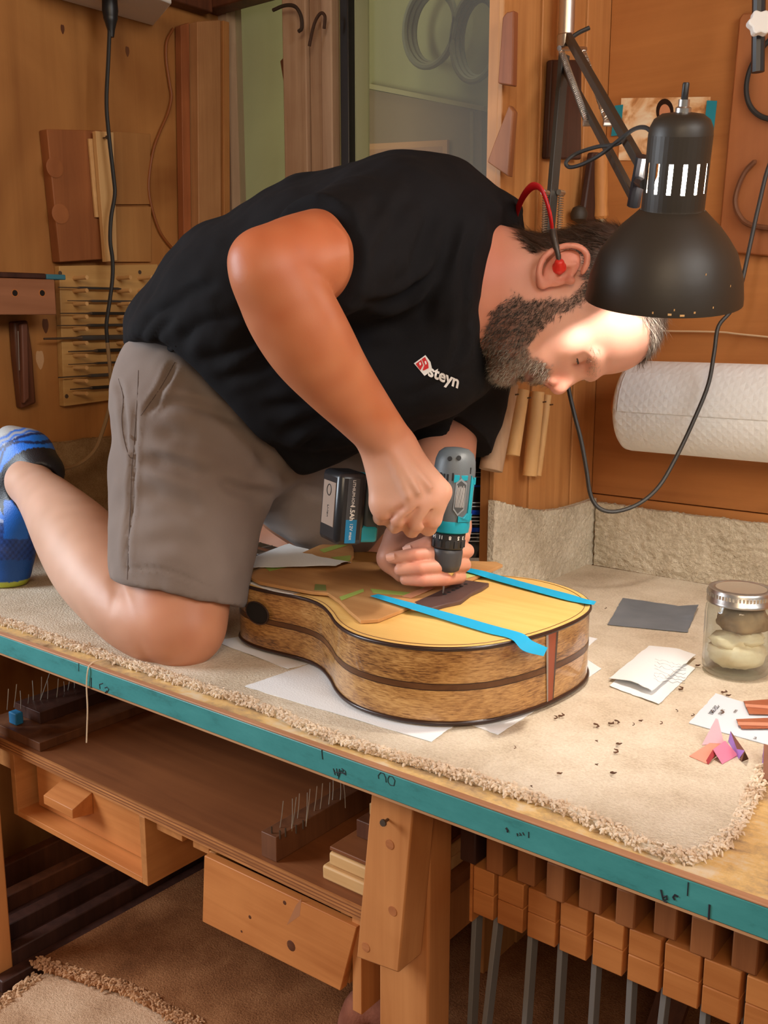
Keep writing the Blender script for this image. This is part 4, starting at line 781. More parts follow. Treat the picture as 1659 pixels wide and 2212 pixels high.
# blue tapes: lie on template and top, then hang free over the rim
def tapez(a0, drop): return lambda a, b: (.0062 if a < .16 else max(.0010, .0062-(a-.16)*.05)) + (0 if a < a0 else -drop*((a-a0)/(1-a0))**1.3+.004*math.sin((a-a0)/(1-a0)*3.0))
zT = GB+GH0+.0008
strip_([(817,1283),(905,1306),(1000,1332),(1070,1352),(1128,1368),(1150,1384),(1183,1399)], [(800,1287),(884,1314),(985,1346),(1054,1367),(1104,1380),(1130,1405),(1174,1417)], zT, 'blue_tape', M['blue_tape'], 'bright blue tape nearer the camera on the guitar top, its end curling over the rim', 'tape', zf=tapez(.68, .016), group='blue tapes on the guitar')
strip_([(1000,1225),(1040,1232),(1080,1243),(1160,1265),(1230,1283),(1262,1293),(1288,1299)], [(990,1230),(1030,1241),(1075,1255),(1150,1276),(1220,1295),(1254,1302),(1283,1306)], zT, 'blue_tape', M['blue_tape'], 'bright blue masking tape on the guitar top, the one farther from the camera', 'tape', zf=tapez(.82, .004), group='blue tapes on the guitar')

# ================================================================== SMALL THINGS ON THE BENCH
k = NT('grey_sandpaper'); n1 = k.n('ShaderNodeTexNoise', Scale=1500.0, Detail=2.0); k.l(k.coord(), n1.inputs[0]); n2 = k.n('ShaderNodeTexNoise', Scale=14.0, Detail=4.0); k.l(k.coord(), n2.inputs[0])
k.l(k.ramp(n2.outputs[0], [(.3, srgb(98,104,112)), (.7, srgb(124,130,138))]), k.b.inputs['Base Color']); k.set(Roughness=.6); k.bump(n1.outputs[0], .5, .0006)
sheet('sandpaper', [(1312,1351),(1345,1293),(1508,1317),(1484,1368)], CT, 'grey square of sandpaper lying flat on the carpet', lambda a, b: .007*max(0, b-.75)*4*(.3+.7*a)*(1 if a > .5 else .2)+.0008, mat=k.m, th=.0005, amp=.0008)
ft_ = thing('folded_towel', pz(1410,1460,CT), 'white folded paper towel with pencil scribbles, beside the jar', 'paper')
sheet('lower_fold', [(1316,1484),(1398,1405),(1502,1446),(1424,1524)], CT, None, lambda a, b: .001, parent=ft_)
up_sh = sheet('upper_fold', [(1316,1466),(1402,1396),(1503,1417),(1408,1500)], CT+.004, None, lambda a, b: .007*math.sin(b*2.6)*(1-a)+.004*a*math.sin(b*3), parent=ft_)
pen = plain('pencil_grey', srgb(120,116,112), .8); rg = random.Random(31)
bv = None
for r_ in range(7):
    p = pz(1424+r_*3+rg.uniform(-3,3), 1428+r_*7, CT+.012); mkp = []
    for j in range(14):
        q = pz(1415+r_*1.5+j*5.2-r_*2, 1424+r_*7+j*.9+rg.uniform(-2.5,2.5), CT+.0105); mkp.append(A(q[0], q[1], q[2]))
    sc = MB().tube(mkp, .00028, 4); o_ = sc.build('scribble', pen, ft_)
    w2 = o_.modifiers.new('lay', 'SHRINKWRAP'); w2.target = up_sh; w2.wrap_method = 'PROJECT'; w2.use_project_z = True; w2.use_negative_direction = True; w2.use_positive_direction = True; w2.offset = .0002
cd_ = thing('white_card', pz(1600,1550,CT), 'white card with handwriting at the right edge of the bench', 'card')
cq = [(1488,1563),(1546,1498),(1720,1555),(1690,1618)]
sheet('card', cq, CT+.0006, None, mat=plain('card_white', srgb(218,226,236), .6), th=.0006, amp=.0003, parent=cd_)
u1 = nrm(pz(1546,1498,CT)-pz(1488,1563,CT)); v1 = nrm(pz(1720,1555,CT)-pz(1546,1498,CT)); v1 = nrm(v1-u1*np.dot(u1, v1))
place_text('handwriting', '-225-5001', .0085, pz(1543,1533,CT+.0026), -u1, -v1, M['ink'], cd_, .0001); place_text('handwriting', 'TRAVEL', .006, pz(1559,1538,CT+.0026), -u1, -v1, pen, cd_, .0001); place_text('handwriting', 'mm', .007, pz(1588,1536,CT+.0026), -u1, -v1, pen, cd_, .0001); place_text('handwriting', '3', .009, pz(1631,1594,CT+.0026), v1, u1, pen, cd_, .0001)
rdw = wood('red_brown_strip', srgb(178,106,74), srgb(140,74,50), 'x', 1.5, .35)
for (qs, lab) in (([(1606,1516),(1660,1512),(1700,1520),(1700,1545),(1618,1543)], 'upper reddish-brown veneer strip lying on the white card'), ([(1590,1555),(1660,1552),(1700,1555),(1700,1574),(1602,1575)], 'lower reddish-brown veneer strip lying on the white card')):
    t = thing('veneer_strip', pz(*qs[0], CT), lab, 'veneer', 'veneer strips on the card')
    MB().prism([pz(x, y, CT+.0032) for x, y in qs], (0,0,.0012)).build('strip', rdw, t, bevel=.0003)
    a, b = pz(qs[0][0]+3, qs[0][1]+6, CT+.0046), pz(qs[2][0], qs[2][1]+8, CT+.0046); MB().prism([a, b, b+A(.004,-.01,0), a+A(.004,-.008,0)], (0,0,.001)).build('curled_edge', plain('pale_edge', srgb(206,140,112), .5), t)
def tent(name, pts, ztop, mat, label):      # folded bit of abrasive paper: two leaves meeting at a ridge (a,b,ridge0,ridge1,c,d)
    a, b, r0, r1, c, d = [pz(x, y, CT+z_) for (x, y), z_ in zip(pts, (.0004,.0004,ztop,ztop,.0004,.0004))]
    t = thing(name, a, label, 'sandpaper', 'folded abrasive scraps'); e = A(0,0,.0007)
    for l_ in ((a,b,r1,r0),(r0,r1,d,c)): MB().hexa([l_[0],l_[1],l_[2],l_[3],l_[0]+e,l_[1]+e,l_[2]+e,l_[3]+e]).build('leaf', mat[0] if l_[0] is a else mat[1], t)
pk, rd, og, pu, br_ = [plain(n_, c_, .7, 0, .4, 900) for n_, c_ in (('pink_paper', srgb(226,176,188)),('red_paper', srgb(176,56,62)),('salmon_paper', srgb(222,142,120)),('purple_paper', srgb(164,126,206)),('brown_abrasive', srgb(128,84,62)))]
tent('abrasive_scrap', [(1516,1610),(1564,1606),(1546,1553),(1551,1555),(1528,1606),(1560,1602)], .022, (pk, rd), 'pale pink folded abrasive scrap standing like a tent')
tent('abrasive_scrap', [(1489,1634),(1526,1650),(1533,1606),(1558,1612),(1564,1608),(1590,1626)], .006, (og, og), 'salmon pink abrasive scrap lying in front of the pink tent')
tent('abrasive_scrap', [(1524,1646),(1530,1652),(1540,1620),(1566,1601),(1560,1651),(1594,1632)], .010, (rd, plain('magenta_paper', srgb(222,128,160), .7)), 'magenta folded abrasive scrap in front of the salmon one')
tent('abrasive_scrap', [(1573,1602),(1596,1640),(1578,1580),(1608,1622),(1602,1646),(1617,1640)], .016, (pu, br_), 'purple folded abrasive scrap right of the pink tent')
tent('abrasive_scrap', [(1646,1652),(1690,1668),(1650,1608),(1700,1622),(1648,1684),(1690,1690)], .014, (pu, br_), 'purple folded abrasive scrap cut by the right edge of the picture')
chips = [(1308,1316),(1405,1478),(1251,1443),(1212,1548),(1288,1570),(1320,1565),(1333,1562),(1428,1565),(1462,1538),(1496,1548),(1564,1497),(1573,1505),(1560,1541),(1538,1540),(1289,1604),(1337,1610),(1330,1626),(1289,1655),(1209,1674),(1325,1673),(1384,1560),(1368,1568),(1200,1553),(1148,1702),(1470,1490),(1507,1440),(1166,1522),(1112,1618)]
chm = wood('shaving', srgb(110,72,44), srgb(56,34,22), 'x', 3)
CL = {1: 'curled shaving lying on the folded paper towel', 2: 'dark shaving on the towel corner at the guitar tail', 10: 'dark shaving on the upper left corner of the white card', 11: 'shaving on the white card just right of its upper corner', 12: 'shaving on the white card beside the handwriting', 13: 'shaving on the white card just above the pink tent'}
for i, (x, y) in enumerate(chips):
    rg = random.Random(100+i); c = pz(x, y, CT+.0015); s = rg.uniform(.0010,.0026); a0 = rg.uniform(0, 6)
    pts = [c+A(s*math.cos(a0+t*2.2)*(1+.2*t), s*math.sin(a0+t*2.2), .0006+.0012*t) for t in (0,.6,1.2,1.8,2.4)]
    solo(MB().tube(pts, [s*.25,s*.5,s*.4,s*.5,s*.2], 5).build('wood_shaving', chm), CL.get(i, 'tiny curled brown drilling shaving lying on the bare carpet right of the guitar'), 'shaving', 'drilling shavings scattered on the bench')
t = thing('loose_string', pz(190,1440,CT), 'cream string hanging over the teal bench edge below the knee', 'string')
MB().tube(spline([pz(236,1424,BT+.004), pz(212,1427,BT+.008), pz(197,1434,.849)]+[py(x, y, -.0475) for x, y in ((190,1446),(187,1480),(189,1530),(188,1570),(187,1604))], 5), .0011, 6).build('thread', plain('cream_string', srgb(214,188,156), .9), t)
# mason jar
jc = pz(1588,1452,CT); jr = .0445
jar = thing('glass_jar', jc, 'glass canning jar with a metal lid holding cream wadding', 'jar')
gl = NT('jar_glass'); gl.m = clearglass('jar_clear_glass', (.93,.95,.94,1), .03)
H = .112
outp = [(.0,.001),(.036,.0005),(jr-.002,.005),(jr,.012),(jr,.086),(jr-.001,.094),(jr-.0045,.100),(jr-.0045,H)]
inp = [(jr-.0075,H),(jr-.0075,.101),(jr-.004,.094),(jr-.003,.086),(jr-.003,.014),(jr-.006,.008),(.0,.006)]
MB().lathe(outp+inp, jc, (0,0,1), 40, False).build('glass', gl.m, jar, ang=60)
sl = plain('zinc_lid', (.62,.6,.57,1), .32, 1.0)
ld = MB().lathe([(jr-.0035,.1),(jr-.001,.1005),(jr-.001,.104),(jr-.0015,.1045),(jr-.0015,.1165),(jr-.003,.1195),(jr-.010,.1205),(jr-.0115,.1195)], jc, (0,0,1), 48, False).build('screw_band', sl, jar, ang=50)
m = MB()
for i in range(60):
    a = 2*math.pi*i/60; c = jc+A((jr-.0012)*math.cos(a), (jr-.0012)*math.sin(a), .1125); m.obox(c, A(-math.sin(a),math.cos(a),0), A(0,0,1), A(math.cos(a),math.sin(a),0), .0022, .005, .0012)
m.build('knurling', sl, ld)['kind'] = 'stuff'
MB().lathe([(.0,.1186),(.025,.119),(jr-.0115,.1195)], jc, (0,0,1), 40, False).build('lid_disc', plain('lid_tan', srgb(190,176,156), .3, .6), jar)
def lump(cx, cy, cz, rx, ry, rz, sd, mat, nm, na=.28):
    def fn(a, b):
        th, ph_ = a*2*math.pi, (b-.5)*math.pi; d = A(math.cos(th)*math.cos(ph_), math.sin(th)*math.cos(ph_), math.sin(ph_)); k_ = 1+na*nz(d[0]*2+sd, d[1]*2, d[2]*2)+.1*nz(d[0]*6, d[1]*6+sd, d[2]*6)
        return jc+A(cx,cy,cz)+d*A(rx,ry,rz)*k_
    MB().grid(fn, 28, 16).build(nm, mat, jar, ang=180)
cr = fabric('cream_wadding', srgb(246,236,206), srgb(226,206,166), 300, .95, 40, .5); tn = fabric('tan_cloth', srgb(176,148,112), srgb(120,94,68), 300, .9, 30, .5)
lump(0,0,.029,.0385,.0385,.021,1,cr,'wadding',.08); lump(-.008,-.008,.046,.026,.024,.012,5,cr,'wadding',.2); lump(.012,.004,.050,.022,.024,.010,14,cr,'wadding',.2); lump(.004,.004,.076,.033,.028,.022,9,tn,'cloth',.3)
# ================================================================== CORDLESS DRILL
tip = pz(957, 1284, zt+.0066); DT = float(np.dot(tip-CAM, CFW)); dtop = pd(987, 966, DT-.028)
da = nrm(dtop-tip); dL = np.linalg.norm(dtop-tip)
dh = nrm(-CRT*math.cos(math.radians(25))-CFW*math.sin(math.radians(25))); dh = nrm(dh-da*np.dot(dh, da)+da*(-.02)); db = np.cross(da, dh)
drill = thing('cordless_drill', tip, 'teal and dark grey cordless drill held upright with its bit in the bridge', 'drill')
dgrey = plain('drill_grey', srgb(86,92,96), .45, 0, .2, 700); teal = plain('drill_teal', srgb(12,140,160), .4); dblk = plain('drill_black', (.018,.018,.02,1), .45)
S = dL/.193
def dp(h, x, y): return tip+da*h*S+dh*x+db*y      # height along axis, towards handle, sideways
MB().lathe([(.0,0),(.0012,.002),(.0014,.022)], tip, da, 10).build('bit', M['steel'], drill)
MB().lathe([(.003,.020),(.0085,.024),(.0125,.029),(.0135,.034)], tip, da, 24).build('chuck_nose', plain('brassy_steel', (.62,.55,.42,1), .3, 1), drill)
MB().lathe([(.0140,.0330),(.0185,.0355),(.0205,.044),(.0214,.0595),(.0208,.0640),(.0204,.0645)], tip, da, 32).build('chuck', plain('chuck_black', srgb(58,58,62), .45), drill, ang=50)
cl = MB().lathe([(.0200,.0650),(.0215,.0665),(.0222,.078),(.0228,.0858),(.0215,.0868)], tip, da, 36).build('clutch_ring', dblk, drill, ang=50)
m = MB()
for i in range(12):
    a = 2*math.pi*i/12; d_ = dh*math.cos(a)+db*math.sin(a); m.obox(tip+da*.0725+d_*.0222, np.cross(da, d_), da, d_, .0055, .010, .0022)
m.build('grip_ribs', dblk, cl, bevel=.0005)
camd = -CFW; camd = nrm(camd-da*np.dot(camd, da)); cs = np.cross(camd, da)      # cs: to the left seen from the camera
for ang, s in ((-58,'14'),(-30,'11'),(2,'8'),(32,'5'),(54,'3')):
    an = math.radians(ang); d_ = camd*math.cos(an)+(-cs if np.dot(cs, CRT) < 0 else cs)*math.sin(an)
    sd_ = nrm(np.cross(da, d_)); o_ = tip+da*.0820+d_*.0228
    place_text('clutch_number', s, .0068, o_, -sd_, -da, M['white'], cl, .0002, .0002)
MB().lathe([(.0215,.0868),(.0262,.089),(.0272,.097),(.0268,.104)], tip, da, 32).build('collar', teal, drill, ang=50)
bd = MB()
n_ = 36; prof = [(.0262,.099,1.0),(.0275,.108,1.0),(.0280,.125,1.0),(.0282,.150,1.0),(.0280,.165,1.0),(.0268,.177,1.0),(.0235,.186,1.0),(.0165,.1915,1.0),(.007,.193,1.0),(0.0005,.1932,1.0)]
bd.lathe([(r, h*S) for r, h, _ in prof], tip, da, n_)
body = bd.build('motor_housing', dgrey, drill, ang=55)
rgt = CRT-da*np.dot(CRT, da); rgt = nrm(rgt); frt = nrm(-CFW-da*np.dot(-CFW, da)); frt = nrm(frt-rgt*np.dot(frt, rgt))
def on(an, h, r): an = math.radians(an); return tip+da*h*S+(frt*math.cos(an)+rgt*math.sin(an))*r
def curved(poly, r0, r1, nm, mat, par):      # poly of (angle, height) wrapped on the housing
    a_ = [on(a, h, r0) for a, h in poly]; b_ = [on(a, h, r1) for a, h in poly]; n0 = len(poly)
    MB().add(a_+b_, [tuple(range(n0))[::-1], tuple(range(n0, 2*n0))]+[(i, (i+1) % n0, n0+(i+1) % n0, n0+i) for i in range(n0)]).build(nm, mat, par, bevel=.0003)
curved([(16,.100),(60,.100),(62,.152),(48,.160),(46,.112),(32,.106),(16,.108)], .0270, .0298, 'teal_panel', teal, drill)
curved([(-4,.150),(34,.154),(34,.160),(-4,.160)], .027, .0296, 'teal_panel', teal, drill); curved([(60,.148),(70,.148),(70,.157),(60,.157)], .027, .0305, 'screw_boss', teal, drill); curved([(56,.102),(66,.102),(66,.111),(56,.111)], .027, .0300, 'screw_boss', teal, drill)
curved([(0,.116),(14,.108),(32,.116),(34,.150),(16,.156),(2,.150)], .027, .0290, 'label_plate', plain('label_edge_grey', srgb(120,126,130), .4), drill)
curved([(3,.118),(14,.111),(29,.118),(31,.148),(16,.153),(5,.148)], .028, .0292, 'label_text_area', plain('label_grey', srgb(58,60,62), .5), drill)
lw = plain('label_white', (.55,.55,.55,1), .5)
for i in range(8): curved([(5.5+i*3,.119),(6.8+i*3,.119),(6.8+i*3,.147-(.003 if i % 3 else 0)),(5.5+i*3,.147-(.002 if i % 2 else 0))], .0290, .02935, 'label_line', lw, drill)
hole = plain('drill_hole', (.006,.006,.007,1), .8)
for (a, h0, h1, w0) in ((-32,.150,.160,6),(-22,.150,.160,6),(-8,.152,.162,5),(44,.162,.170,4),(-30,.118,.124,6),(-30,.112,.116,6)): curved([(a-w0/2,h0),(a+w0/2,h0),(a+w0/2,h1),(a-w0/2,h1)], .0276, .0284, 'vent', hole, drill)
for (a, h) in ((-44,.158),(4,.1815),(-22,.1795)):
    c = on(a, h, .0282 if h < .17 else .0262); d_ = nrm(c-(tip+da*h*S)); MB().lathe([(.0032,-.001),(.0032,.0006)], c, d_ if h < .17 else nrm(d_+da*.5), 12).build('screw_hole', hole, drill)
# handle and battery
hs = [dp(.128,.012,0), dp(.126,.045,0), dp(.123,.085,0), dp(.121,.118,0)]
MB().tube(hs, [.021,.0195,.0185,.022], 18, True, (da, .80)).build('handle', dblk, drill, ang=60)
MB().obox(dp(.105,.036,0), da, dh, db, .012, .012, .012).build('trigger', dblk, drill, bevel=.003)
MB().obox(dp(.098,.030,.0), da, dh, db, .013, .018, .03).build('mode_lever', teal, drill, bevel=.003)
bq = dp(.117,.122,0)
MB().obox(bq+dh*.006, da, dh, db, .078, .022, .056).build('foot', plain('foot_grey', srgb(52,60,64), .5), drill, bevel=.004)
MB().obox(bq+dh*.010-da*.032, da, dh, db, .022, .026, .058).build('foot_trim', teal, drill, bevel=.004); MB().obox(bq+dh*.010+da*.036, da, dh, db, .012, .018, .045).build('foot_trim', teal, drill, bevel=.004)
bat = MB().obox(bq+dh*.036, da, dh, db, .092, .040, .060).build('battery', plain('battery_black', (.016,.016,.018,1), .3), drill, bevel=.007)
sgn = 1 if np.dot(db, CFW) < 0 else -1
sf = bq+dh*.036+db*sgn*.0303
MB().obox(sf-da*.028, da, dh, db, .030, .015, .0006).build('blue_label', plain('battery_blue', srgb(20,120,170), .4), bat, bevel=.0002)
MB().obox(sf+da*.006, da, dh, db, .066, .016, .0003).build('label_stripe', plain('battery_stripe', srgb(60,62,66), .4), bat)
tx = -da; ty = nrm(np.cross(db*sgn, tx))
place_text('battery_text', '1.5Ah', .0085, sf-da*.004+db*sgn*.0004, tx, ty, M['white'], bat, .0002, .0002); place_text('battery_text', 'LITHIUM-ION', .0055, sf+da*.021+db*sgn*.0004, tx, ty, M['white'], bat, .0002); place_text('battery_text', '12V max', .0060, sf-da*.028+db*sgn*.0006, tx, ty, M['white'], bat, .0002)
ef = bq+dh*.0562
MB().obox(ef+da*.004, da, db, dh, .056, .040, .0006).build('rating_label', plain('label_tan', srgb(150,128,112), .5), bat)
e3 = [ef+da*(.021+.007*math.cos(a))+db*.007*math.sin(a)+dh*.0006 for a in np.linspace(0, 2*math.pi, 17)]; MB().tube(e3, .0006, 4, False).build('label_mark', dblk, bat)
place_text('label_text', 'Li-ion', .0070, ef-da*.006+dh*.0006, -da, nrm(np.cross(dh, -da)), dblk, bat, .0001)
# ================================================================== THE MAN (bodies grown from blended distance fields)
class SDF:
    def __init__(s, h): s.h = np.float32(h); s.ops = []; s.b0 = np.full(3, 1e9); s.b1 = np.full(3, -1e9)
    def grow(s, c, r): s.b0 = np.minimum(s.b0, np.array(c)-r); s.b1 = np.maximum(s.b1, np.array(c)+r)
    def cone(s, a, b, ra, rb, k=.02, mode='add', sq=None):
        if mode == 'add': s.grow(a, ra+.3*k); s.grow(b, rb+.3*k)
        s.ops.append(lambda: s._cone(a, b, ra, rb, k, mode, sq)); return s
    def limb(s, pts, n=6, k=.003):
        q_ = spline([np.r_[p, r] for p, r in pts], n)
        for a, b in zip(q_[:-1], q_[1:]): s.cone(a[:3], b[:3], float(a[3]), float(b[3]), k)
        return s
    def ell(s, c, axes, rad, k=.02, mode='add'):
        if mode == 'add': s.grow(c, max(rad)+.3*k)
        s.ops.append(lambda: s._ell(c, axes, rad, k, mode)); return s
    def plane(s, *pn):      # keep what lies behind the plane(s) (p, n); with several planes only the corner in front of all of them goes
        s.ops.append(lambda: s._plane(pn)); return s
    def run(s):
        s.lo = (s.b0-3*s.h).astype(np.float32); s.n = (np.ceil((s.b1+3*s.h-s.lo)/s.h)+1).astype(int); s.F = np.full(s.n, 1.0, np.float32)
        for o in s.ops: o()
    def _sub(s, bmin, bmax):
        a = np.clip(np.floor((bmin-s.lo)/s.h).astype(int), 0, s.n-1); b = np.clip(np.ceil((bmax-s.lo)/s.h).astype(int)+1, 1, s.n)
        if np.any(b <= a): return None, None
        ax_ = [s.lo[i]+s.h*np.arange(a[i], b[i], dtype=np.float32) for i in range(3)]
        return tuple(slice(a[i], b[i]) for i in range(3)), np.stack(np.meshgrid(*ax_, indexing='ij'), -1)
    def _mix(s, sl, d, k, mode):
        c = s.F[sl]
        if mode == 'add':
            if k <= 0: s.F[sl] = np.minimum(c, d); return
            hh = np.maximum(k-np.abs(c-d), 0)/k; s.F[sl] = np.minimum(c, d)-hh*hh*k*.25
        else:
            d = -d; hh = np.maximum(k-np.abs(c-d), 0)/max(k, 1e-6); s.F[sl] = np.maximum(c, d)+hh*hh*k*.25
    def _cone(s, a, b, ra, rb, k, mode, sq):
        a, b = np.array(a, np.float32), np.array(b, np.float32); R = max(ra, rb)+k+3*s.h
        sl, P = s._sub(np.minimum(a, b)-R, np.maximum(a, b)+R)
        if sl is None: return s
        v = P-a; ba = b-a; L2 = max(float(ba@ba), 1e-9); t = np.clip((v@ba)/L2, 0, 1); q = v-t[..., None]*ba
        if sq is not None:
            u = np.array(nrm(sq[0]), np.float32); c = q@u; q = q+(c*(1/sq[1]-1))[..., None]*u
        d = np.sqrt((q*q).sum(-1))-(ra+(rb-ra)*t); s._mix(sl, d.astype(np.float32), k, mode); return s
    def chain(s, pts, k=.02, sq=None):
        for (a, ra), (b, rb) in zip(pts[:-1], pts[1:]): s.cone(a, b, ra, rb, k, 'add', sq)
        return s
    def _ell(s, c, axes, rad, k, mode):
        c = np.array(c, np.float32); R = max(rad)+k+3*s.h; sl, P = s._sub(c-R, c+R)
        if sl is None: return s
        M_ = np.array([nrm(a) for a in axes], np.float32); q = (P-c)@M_.T; r = np.array(rad, np.float32)
        k0 = np.sqrt(((q/r)**2).sum(-1)); k1 = np.sqrt(((q/(r*r))**2).sum(-1))+1e-6; d = k0*(k0-1)/k1
        s._mix(sl, d.astype(np.float32), k, mode); return s
    def _plane(s, pn):
        ax_ = [s.lo[i]+s.h*np.arange(s.n[i], dtype=np.float32) for i in range(3)]; D_ = None
        for p, n in pn:
            n = nrm(n).astype(np.float32); d = (ax_[0][:, None, None]-p[0])*n[0]+(ax_[1][None, :, None]-p[1])*n[1]+(ax_[2][None, None, :]-p[2])*n[2]
            D_ = d if D_ is None else np.minimum(D_, d)
        s.F = np.maximum(s.F, D_.astype(np.float32))
    def mesh(s, smooth=2):
        s.run()
        F = s.F; n = np.array(F.shape); cn = n-1; S = F < 0
        cnt = np.zeros(cn, np.float32); acc = np.zeros(tuple(cn)+(3,), np.float32)
        for ax in range(3):
            A0 = [slice(None)]*3; A1 = [slice(None)]*3; A0[ax] = slice(0, -1); A1[ax] = slice(1, None)
            f0, f1 = F[tuple(A0)], F[tuple(A1)]; cr = (f0 < 0) != (f1 < 0); idx = np.argwhere(cr)
            t = f0[cr]/(f0[cr]-f1[cr]); P = idx.astype(np.float32); P[:, ax] += t
            o1, o2 = [i for i in range(3) if i != ax]
            for d1 in (0, -1):
                for d2 in (0, -1):
                    I = idx.copy(); I[:, o1] += d1; I[:, o2] += d2
                    ok = np.all((I >= 0) & (I < cn), axis=1); J = I[ok]; fi = np.ravel_multi_index(J.T, tuple(cn))
                    cnt.ravel()[:] += np.bincount(fi, minlength=cnt.size).astype(np.float32) if len(fi) else 0
                    for c in range(3): acc.reshape(-1, 3)[:, c] += np.bincount(fi, weights=P[ok, c], minlength=cnt.size).astype(np.float32) if len(fi) else 0
        m = cnt > 0; vid = np.full(cn, -1, np.int64); vid[m] = np.arange(m.sum()); V = acc[m]/cnt[m][:, None]
        faces = []
        for ax in range(3):
            A0 = [slice(None)]*3; A1 = [slice(None)]*3; A0[ax] = slice(0, -1); A1[ax] = slice(1, None)
            s0, s1 = S[tuple(A0)], S[tuple(A1)]; idx = np.argwhere(s0 != s1); o1, o2 = (ax+1) % 3, (ax+2) % 3
            ok = (idx[:, o1] > 0) & (idx[:, o2] > 0) & (idx[:, o1] < cn[o1]) & (idx[:, o2] < cn[o2]); idx = idx[ok]
            g = lambda d1, d2: vid[tuple((idx+np.array([d1 if i == o1 else d2 if i == o2 else 0 for i in range(3)])).T)]
            q = np.stack([g(-1,-1), g(0,-1), g(0,0), g(-1,0)], 1); ins = s0[tuple(idx.T)]
            q[~ins] = q[~ins][:, ::-1]; faces.append(q)
        Fc = np.concatenate(faces); V = s.lo+V*s.h
        for _ in range(smooth): V = laplace(V, Fc, .5)
        return V.astype(np.float64), Fc
def laplace(V, Fc, w):
    n = len(V); acc = np.zeros((n, 3)); cnt = np.zeros(n)
    for a, b in ((0,1),(1,2),(2,3),(3,0)):
        for i, j in ((a, b), (b, a)):
            for c in range(3): acc[:, c] += np.bincount(Fc[:, i], weights=V[Fc[:, j], c], minlength=n)
            cnt += np.bincount(Fc[:, i], minlength=n)
    return V*(1-w)+acc/np.maximum(cnt, 1)[:, None]*w
def vnormals(V, Fc):
    fn = np.cross(V[Fc[:, 2]]-V[Fc[:, 0]], V[Fc[:, 3]]-V[Fc[:, 1]]); N = np.zeros_like(V)
    for k_ in range(4):
        for c in range(3): N[:, c] += np.bincount(Fc[:, k_], weights=fn[:, c], minlength=len(V))
    return N/np.maximum(np.linalg.norm(N, axis=1), 1e-9)[:, None]
def topix(V):
    v = V-CAM; D = v@CFW; return IW/2+FPX*(v@CRT)/D, IH/2-FPX*(v@CUP)/D, D
def pmesh(name, V, Fc, col=None):
    me = bpy.data.meshes.new(name); me.from_pydata(V.tolist(), [], Fc.tolist()); me.polygons.foreach_set('use_smooth', [True]*len(Fc))
    if col is not None:
        at = me.color_attributes.new('Col', 'FLOAT_COLOR', 'POINT'); at.data.foreach_set('color', np.c_[col, np.ones(len(col))].astype(np.float32).ravel())
    me.update(); return me
def creases(V, N, lst, gain=1.5):        # lst: (polyline px, width px, depth m); folds pressed into cloth on the camera-facing side
    x, y, D = topix(V); face = np.clip(-(N@CFW)*2+.3, 0, 1); out = np.zeros(len(V))
    for pts, wd, dep in lst:
        P = np.array([q[:2] for q in spline([A(a, b, 0) for a, b in pts], 4)]); best = np.full(len(V), 1e9); par = np.zeros(len(V))
        for i in range(len(P)-1):
            a, b = P[i], P[i+1]; L = max(((b-a)**2).sum(), 1e-6); t = np.clip(((x-a[0])*(b[0]-a[0])+(y-a[1])*(b[1]-a[1]))/L, 0, 1)
            d = np.hypot(x-a[0]-t*(b[0]-a[0]), y-a[1]-t*(b[1]-a[1])); m = d < best; best[m] = d[m]; par[m] = (i+t[m])/(len(P)-1)
        tap = np.clip(np.sin(np.clip(par, 0, 1)*math.pi)*1.6, .0, 1)
        out += (-np.exp(-(best/wd)**2)+.55*np.exp(-((best-wd*2.0)/(wd*1.1))**2))*dep*gain*tap
    return V+N*(out*face)[:, None]
def noisedisp(V, N, sc, amp):
    return V+N*(np.array([mnoise.noise(Vector(p*sc)) for p in V])*amp)[:, None]
rp = lambda r, D: r*D/FPX
def vp(x, y, D, r): return (pd(x, y, D), rp(r, D))
man = thing('person', pz(380,1425,CT), 'man in black t-shirt and grey shorts kneeling on the bench, drilling into the guitar', 'person')

# ---- skin colours
def skincol(V, base, var):
    n1 = np.array([mnoise.noise(Vector(p*38)) for p in V]); n2 = np.array([mnoise.noise(Vector(p*9)) for p in V])
    return np.clip(base+np.outer(n1*.9+n2, var), .01, 1)
k = NT('skin'); at = k.n('ShaderNodeVertexColor'); at.layer_name = 'Col'; k.l(at.outputs[0], k.b.inputs['Base Color'])
k.set(Roughness=.48); k.b.inputs['Subsurface Weight'].default_value = .12; k.b.inputs['Subsurface Radius'].default_value = (.012,.004,.002); k.b.inputs['Subsurface Scale'].default_value = .4; k.b.inputs['Specular IOR Level'].default_value = .4
vo = k.n('ShaderNodeTexVoronoi', Scale=900.0); k.l(k.coord(rnd=False), vo.inputs['Vector']); k.bump(vo.outputs[0], .12, .0004); SKIN = k.m
parts = []
# ---- right (near) arm with the gripping hand
aw = pd(842,955,1.225); el_ = pd(588,582,1.09)
g = SDF(.0027)
g.limb([vp(840,520,1.30,100), vp(735,548,1.19,103), vp(640,566,1.115,96), vp(592,584,1.09,88)])
g.limb([vp(592,588,1.09,88), vp(622,660,1.105,97), vp(668,740,1.125,94), vp(722,815,1.155,79), vp(780,885,1.19,64), vp(832,948,1.22,53), vp(846,970,1.226,52)])
g.cone(pd(552,560,1.075), pd(560,590,1.075), rp(45,1.075), rp(45,1.075), .03)
